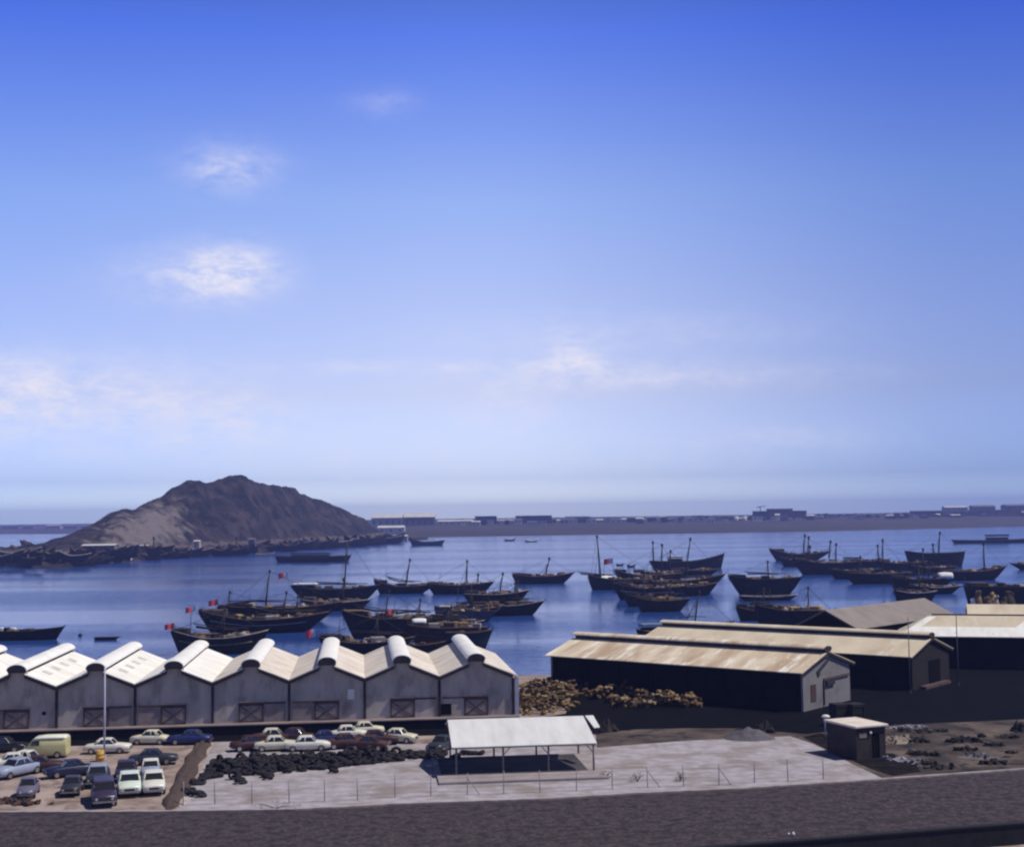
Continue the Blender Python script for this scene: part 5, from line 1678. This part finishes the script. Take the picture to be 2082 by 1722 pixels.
dhow('little brown skiff right of the little black one', 1276, 1292, 1153, 5, 5, 'R', H_BRN, D_BRN, S_BRN, name='skiff', group='skiffs beside the dhows', yard=False)
dhow('small dark boat far off beside the left slope of the island', 42, 62, 1107, 5, 4, 'R', H_BLK, D_DRK, S_DRK, name='skiff', group='skiffs beside the dhows', yard=False)
dhow('low dark barge with an arched tarpaulin at the right edge of the water', 1940, 2120, 1104, 10, 7, 'R', H_BLK, D_DRK, S_DRK, rake=(0.03, 0.03), mid=0.8, yard=False, poop=(H_BLK, 0.38, 0.62, 12), name='barge', group='flat barges', wide=0.16, transom=0.9)
# ---- boats along the island shore
SG = 'boats crowded along the island shore'
dhow('dark dhow with pale gunwale, left one of the two slanting boats at the left edge', 22, 82, 1155, 14, 24, 'R', H_BLK, D_BRN, S_PAL, yaw=-0.75, yard=False, group=SG, wide=0.34)
dhow('dark dhow with pale gunwale, right one of the two slanting boats at the left edge', 88, 145, 1153, 14, 24, 'R', H_BLK, D_TAN, S_PAL, yaw=-0.75, yard=False, group=SG, wide=0.34)
dhow('red-hulled dhow among the island boats', 278, 338, 1139, 12, 14, 'R', H_RED, D_BRN, S_BRN, yard=False, group=SG, hatch=2)
dhow('white launch hauled up among the left island boats', 200, 226, 1122, 6, 6, 'R', H_WHT, H_WHT, H_WHT, yard=False, group=SG)
dhow('cream launch between the white launch and the red dhow', 258, 282, 1129, 7, 6, 'R', H_WHT, D_TAN, S_PAL, yard=False, group=SG)
R2 = random.Random(21)
shore_px = [(4, 1128), (34, 1124), (70, 1120), (100, 1126), (120, 1118), (20, 1137), (52, 1133), (84, 1136), (112, 1132), (140, 1128), (-10, 1142), (64, 1146), (150, 1140), (160, 1136), (190, 1134), (215, 1131), (240, 1133), (310, 1128), (-6, 1150), (10, 1146), (38, 1142), (60, 1136), (108, 1140), (132, 1135), (152, 1151), (178, 1148), (200, 1146), (228, 1144), (250, 1141), (344, 1136), (370, 1133), (396, 1131), (424, 1131), (452, 1129), (478, 1128), (505, 1125), (545, 1122), (575, 1120), (600, 1118), (628, 1116), (655, 1114), (690, 1112), (725, 1110), (752, 1108), (790, 1104)]
shore_px += [(x + 13, y - 0.5 + R2.uniform(-3, 1)) for x, y in shore_px if x > 150]
for i, (x, y) in enumerate(shore_px):
    w = R2.uniform(18, 32) if i > 12 else R2.uniform(20, 34)
    lab = 'small dark dhow in the crowded line along the island shore'
    mm = ()
    if i in (17, 22, 27, 34):
        mm = ((x, y - 6, x + 2, y - R2.uniform(26, 36)),)
    dhow(lab if not mm else 'small dark dhow with a thin mast in the line along the island shore', x - w, x + w, y + R2.uniform(-1, 2), R2.uniform(13, 20), R2.uniform(15, 23), 'R' if R2.random() < .6 else 'L', R2.choice((H_BLK, H_DKB, H_BRN, H_BLK)), R2.choice((D_BRN, D_TAN, D_DRK)), R2.choice((S_BRN, S_PAL, S_BRN, S_DRK)), masts=mm,
         yaw=R2.uniform(-0.4, 0.4) if x > 150 else R2.uniform(-.9, .2), yard=False, group=SG, zbase=(ZW if y > interp(isl_shore, x) - 6 else 1.6))


for px, py, lab in ((265, 1127, 'white canvas bundle beside the cream launch on the island shore'), (386, 1118, 'pale bundle on the island shore right of the red dhow'), (450, 1119, 'pale bundle in the middle of the island shore'), (560, 1110, 'pale bundle on the island shore above the flat barge'), (705, 1102, 'pale bundle near the right end of the island shore')):
    q = PY(px, py, shore_Y(px) + 8)
    tag(MB().ball((0, 0, 0), 2.6, 1.2, .8, 9, 6, jit=.12).tube([(0, 0, -6), (0, 0, 0)], 1.0, 6).build('bundle', M_canvas if px < 300 else S_PAL, None, q), lab, 'bundle')


# ================================================================ island sheds, far town, far trees
def far_house(label, xl, xr, yt, yb, m, roof, Y=None, cat='building', group=None, name='far_building', gable=True, base=None):
    """small distant building from its photo box"""
    xm = (xl + xr) / 2
    if Y is None:
        Y = far_Y(xm) * 1.27
    g = PY(xm, yb, Y)
    s = FPX / Y
    W, H = (xr - xl) / s, (yb - yt) / s
    D = max(6, min(30, W * 0.5))
    t = thing(name, label, cat, g, R2.uniform(-0.06, 0.06), group)
    hw = H * (0.72 if gable else 0.88)
    MB().box(-W / 2, W / 2, 0, D, -3, hw).build('wall', m, t)
    b = MB()
    if gable:
        b.slab([(-W / 2 - .4, -.5, hw), (W / 2 + .4, -.5, hw), (W / 2 + .4, D / 2, H), (-W / 2 - .4, D / 2, H)], (0, 0, .25))
        b.slab([(-W / 2 - .4, D / 2 + 0.01, H), (W / 2 + .4, D / 2 + 0.01, H), (W / 2 + .4, D + .5, hw), (-W / 2 - .4, D + .5, hw)], (0, 0, .25))
    else:
        b.cbox(-W / 2 - .3, W / 2 + .3, -.3, D + .3, hw + .004, H, .1)
    b.build('roof', roof, t)
    if W > 12:
        n = max(2, int(W / 9))
        for k in range(min(n, 9)):
            x = -W / 2 + W * (k + .5) / n
            MB().box(x - 1.0, x + 1.0, -.12, -.004, hw * .28, hw * .72).build('window', H_GRY, t)
    return t


F_WHT = mat('far_white', (0.62, 0.59, 0.54), (0.5, 0.47, 0.43), 0.1, 0.9)
F_CRM = mat('far_cream', (0.42, 0.37, 0.32), (0.33, 0.29, 0.26), 0.1, 0.9)
F_GRY = mat('far_grey', (0.17, 0.15, 0.16), (0.12, 0.11, 0.12), 0.1, 0.9)
F_DRK = mat('far_dark', (0.035, 0.033, 0.045), (0.05, 0.045, 0.055), 0.1, 0.9)
F_PNK = mat('far_brown', (0.16, 0.105, 0.09), (0.11, 0.08, 0.07), 0.1, 0.9)
FG = 'buildings of the far shore'
for a in (('long pale hangar just right of the island tip', 755, 818, 1046, 1071, F_CRM, F_WHT), ('second long pale hangar joined to the right of the first', 821, 884, 1044, 1071, F_GRY, F_WHT),
          ('low bright shed at the waterside below the pale hangars', 768, 822, 1069, 1083, F_WHT, F_WHT, far_Y(795) * 1.08), ('long low white shed right of the pale hangars', 890, 962, 1057, 1067, F_WHT, F_WHT),
          ('dark flat-topped block beside the long low white shed', 966, 1010, 1049, 1062, F_DRK, F_DRK), ('big white shed with pale front near the middle of the far shore', 978, 1048, 1056, 1066, F_WHT, F_CRM),
          ('dark long block with a white shed at its right', 1049, 1122, 1048, 1062, F_DRK, F_DRK), ('rounded white shed in front of the dark long block', 1082, 1122, 1055, 1064, F_WHT, F_WHT),
          ('little white house right of the dark long block', 1145, 1168, 1053, 1062, F_WHT, F_WHT), ('low dark range behind the little white house', 1150, 1200, 1050, 1060, F_GRY, F_DRK),
          ('white shed at the foot of the far flats, left of the long dark range', 1240, 1264, 1055, 1064, F_WHT, F_WHT), ('long dark range in the middle of the far town', 1275, 1336, 1050, 1060, F_DRK, F_GRY),
          ('cream house beside the long dark range', 1342, 1354, 1049, 1058, F_CRM, F_CRM), ('dark-roofed shed with white front left of the twin white tanks', 1408, 1434, 1048, 1060, F_WHT, F_DRK),
          ('long pale building behind the twin white tanks', 1452, 1482, 1047, 1056, F_CRM, F_GRY), ('dark block under the crane in the far town', 1532, 1562, 1039, 1054, F_DRK, F_DRK),
          ('tall brown block right of the dark crane block', 1564, 1612, 1034, 1056, F_PNK, F_GRY), ('brown shed beside the tall brown block', 1612, 1640, 1038, 1056, F_PNK, F_DRK),
          ('white flat house among dark trees on the far shore', 1700, 1722, 1045, 1053, F_WHT, F_WHT), ('pinkish white house standing out in the right half of the far shore', 1816, 1840, 1047, 1056, F_CRM, F_WHT),
          ('long white roof high on the far shore at the right', 1922, 1968, 1029, 1038, F_CRM, F_WHT), ('long grey block behind the row of round trees', 1860, 2090, 1037, 1052, F_PNK, F_GRY),
          ('grey roofed hall at the right end of the far shore', 1978, 2024, 1027, 1038, F_GRY, F_GRY), ('grey hall partly out of frame at the right end of the far shore', 2046, 2110, 1025, 1036, F_GRY, F_GRY)):
    far_house(*a[:7], Y=a[7] if len(a) > 7 else None, group=FG, gable=('flat' not in a[0] and 'block' not in a[0]))
R3 = random.Random(5)
x = 905
while x < 2080:
    w = R3.uniform(7, 20)
    yb = interp(far_base, x) + R3.uniform(-3, 4)
    h = R3.uniform(5, 9)
    m = R3.choice((F_GRY, F_DRK, F_CRM, F_WHT, F_PNK, F_WHT))
    far_house('tiny low building in the long town along the far shore', x, x + w, yb - h, yb, m, R3.choice((F_GRY, F_DRK, F_WHT, F_WHT)), Y=far_Y(x) * R3.uniform(1.2, 1.34), group='tiny buildings along the far shore', name='far_house', gable=R3.random() < .6)
    x += w * R3.uniform(0.55, 1.2)
for x, w, c in ((4, 34, F_GRY), (46, 22, F_GRY), (92, 30, F_CRM), (130, 26, F_GRY), (165, 22, F_GRY)):
    far_house('tiny low building on the flat coast left of the island', x, x + w, 1066 + R3.uniform(-2, 2), 1075, c, c, group='tiny buildings left of the island', name='far_house')
# twin tanks
for px in (1497, 1514):
    q = PY(px, 1060, far_Y(px) * 1.22)
    t = thing('tank', 'one of the two round white tanks in the far town', 'tank', q, 0, 'twin white tanks in the far town')
    MB().tube([(0, 0, -2), (0, 0, 7)], 3.6, 14, smooth=True).build('shell', F_WHT, t)
    MB().ball((0, 0, 7), 3.6, 3.6, 1.2, 12, 4).build('dome', F_WHT, t)
# crane
q = PY(1546, 1040, far_Y(1546) * 1.3)
t = thing('crane', 'thin dark crane on top of the far town skyline', 'crane', q)
MB().tube([(0, 0, -8), (0, 0, 9)], .8, 5).build('tower', F_DRK, t)
MB().tube([(-6, 0, 7), (9, 0, 9)], .6, 5).build('jib', F_DRK, t)
# trees of the far shore
M_fol = mat('far_foliage', (0.022, 0.026, 0.030), (0.040, 0.042, 0.042), 0.4, 0.95)
M_trk = mat('far_trunk', (0.03, 0.024, 0.024), None, 1, 0.95)


def far_tree(px, yb, h_px, w_px):
    Y = far_Y(px) * 1.235
    g = PY(px, yb, Y)
    s = FPX / Y
    h, w = h_px / s, w_px / s
    t = thing('tree', 'dark round tree in a row on the far shore', 'tree', g, 0, 'dark trees along the far shore')
    b = MB().tube([(0, 0, -1), (0.1, 0, h * .45)], .3, 6, r2=.2)
    for a in (0.6, 2.7, 4.6):
        b.tube([(0.1, 0, h * .4), (w * .25 * math.cos(a), w * .25 * math.sin(a), h * .65)], .15, 5, r2=.06)
    b.build('trunk', M_trk, t)
    lf = MB()
    cl_ = [(R3.gauss(0, .22) * w, R3.gauss(0, .22) * w, h * R3.uniform(.42, .9)) for _ in range(9)]
    for k in range(150):
        c = R3.choice(cl_)
        x, y, z = c[0] + R3.gauss(0, .11) * w, c[1] + R3.gauss(0, .11) * w, c[2] + R3.gauss(0, .09) * h
        M_ = Matrix.Translation((x, y, z)) @ Matrix.Rotation(R3.uniform(0, 6.28), 4, 'Z') @ Matrix.Rotation(R3.uniform(-1.4, 1.4), 4, 'X')
        r = R3.uniform(.35, .8)
        lf.add([M_ @ Vector(v) for v in ((-r, 0, 0), (0, -r * .7, 0.1), (r, 0, 0), (0, r * .7, 0.1))], [(0, 1, 2, 3)])
    lf.build('crown', M_fol, t, recalc=False)


for px in (1890, 1916, 1956, 1992, 2026):
    far_tree(px, interp(far_base, px) + 1, 13, 12)
for px in [1652, 1668, 1684, 1708, 1724, 1740, 1752, 1764, 1782, 1800, 1850, 1868, 1424, 1436, 1476, 1128, 1300, 1316, 1392]:
    far_tree(px + R3.uniform(-3, 3), interp(far_base, px) + R3.uniform(-1, 2), R3.uniform(8, 12), R3.uniform(9, 15))
# sheds on the island's near shore
Yi = lambda px: shore_Y(px) + 22
for a in (('long whitish roof on the island shore above the crowded boats', 166, 232, 1107, 1116, F_GRY, F_WHT), ('pale small roof on the island shore left of the scree', 280, 300, 1108, 1115, F_GRY, F_CRM), ('tiny white hut at the foot of the scree slope', 394, 405, 1099, 1106, F_CRM, F_WHT),
          ('bright shed on the right tip of the island', 797, 828, 1088, 1096, F_CRM, F_WHT), ('grey hut in the middle of the island shore', 505, 518, 1095, 1103, F_GRY, F_GRY)):
    far_house(*a[:7], Y=Yi((a[1] + a[2]) / 2), group='huts on the island shore', name='island_hut')
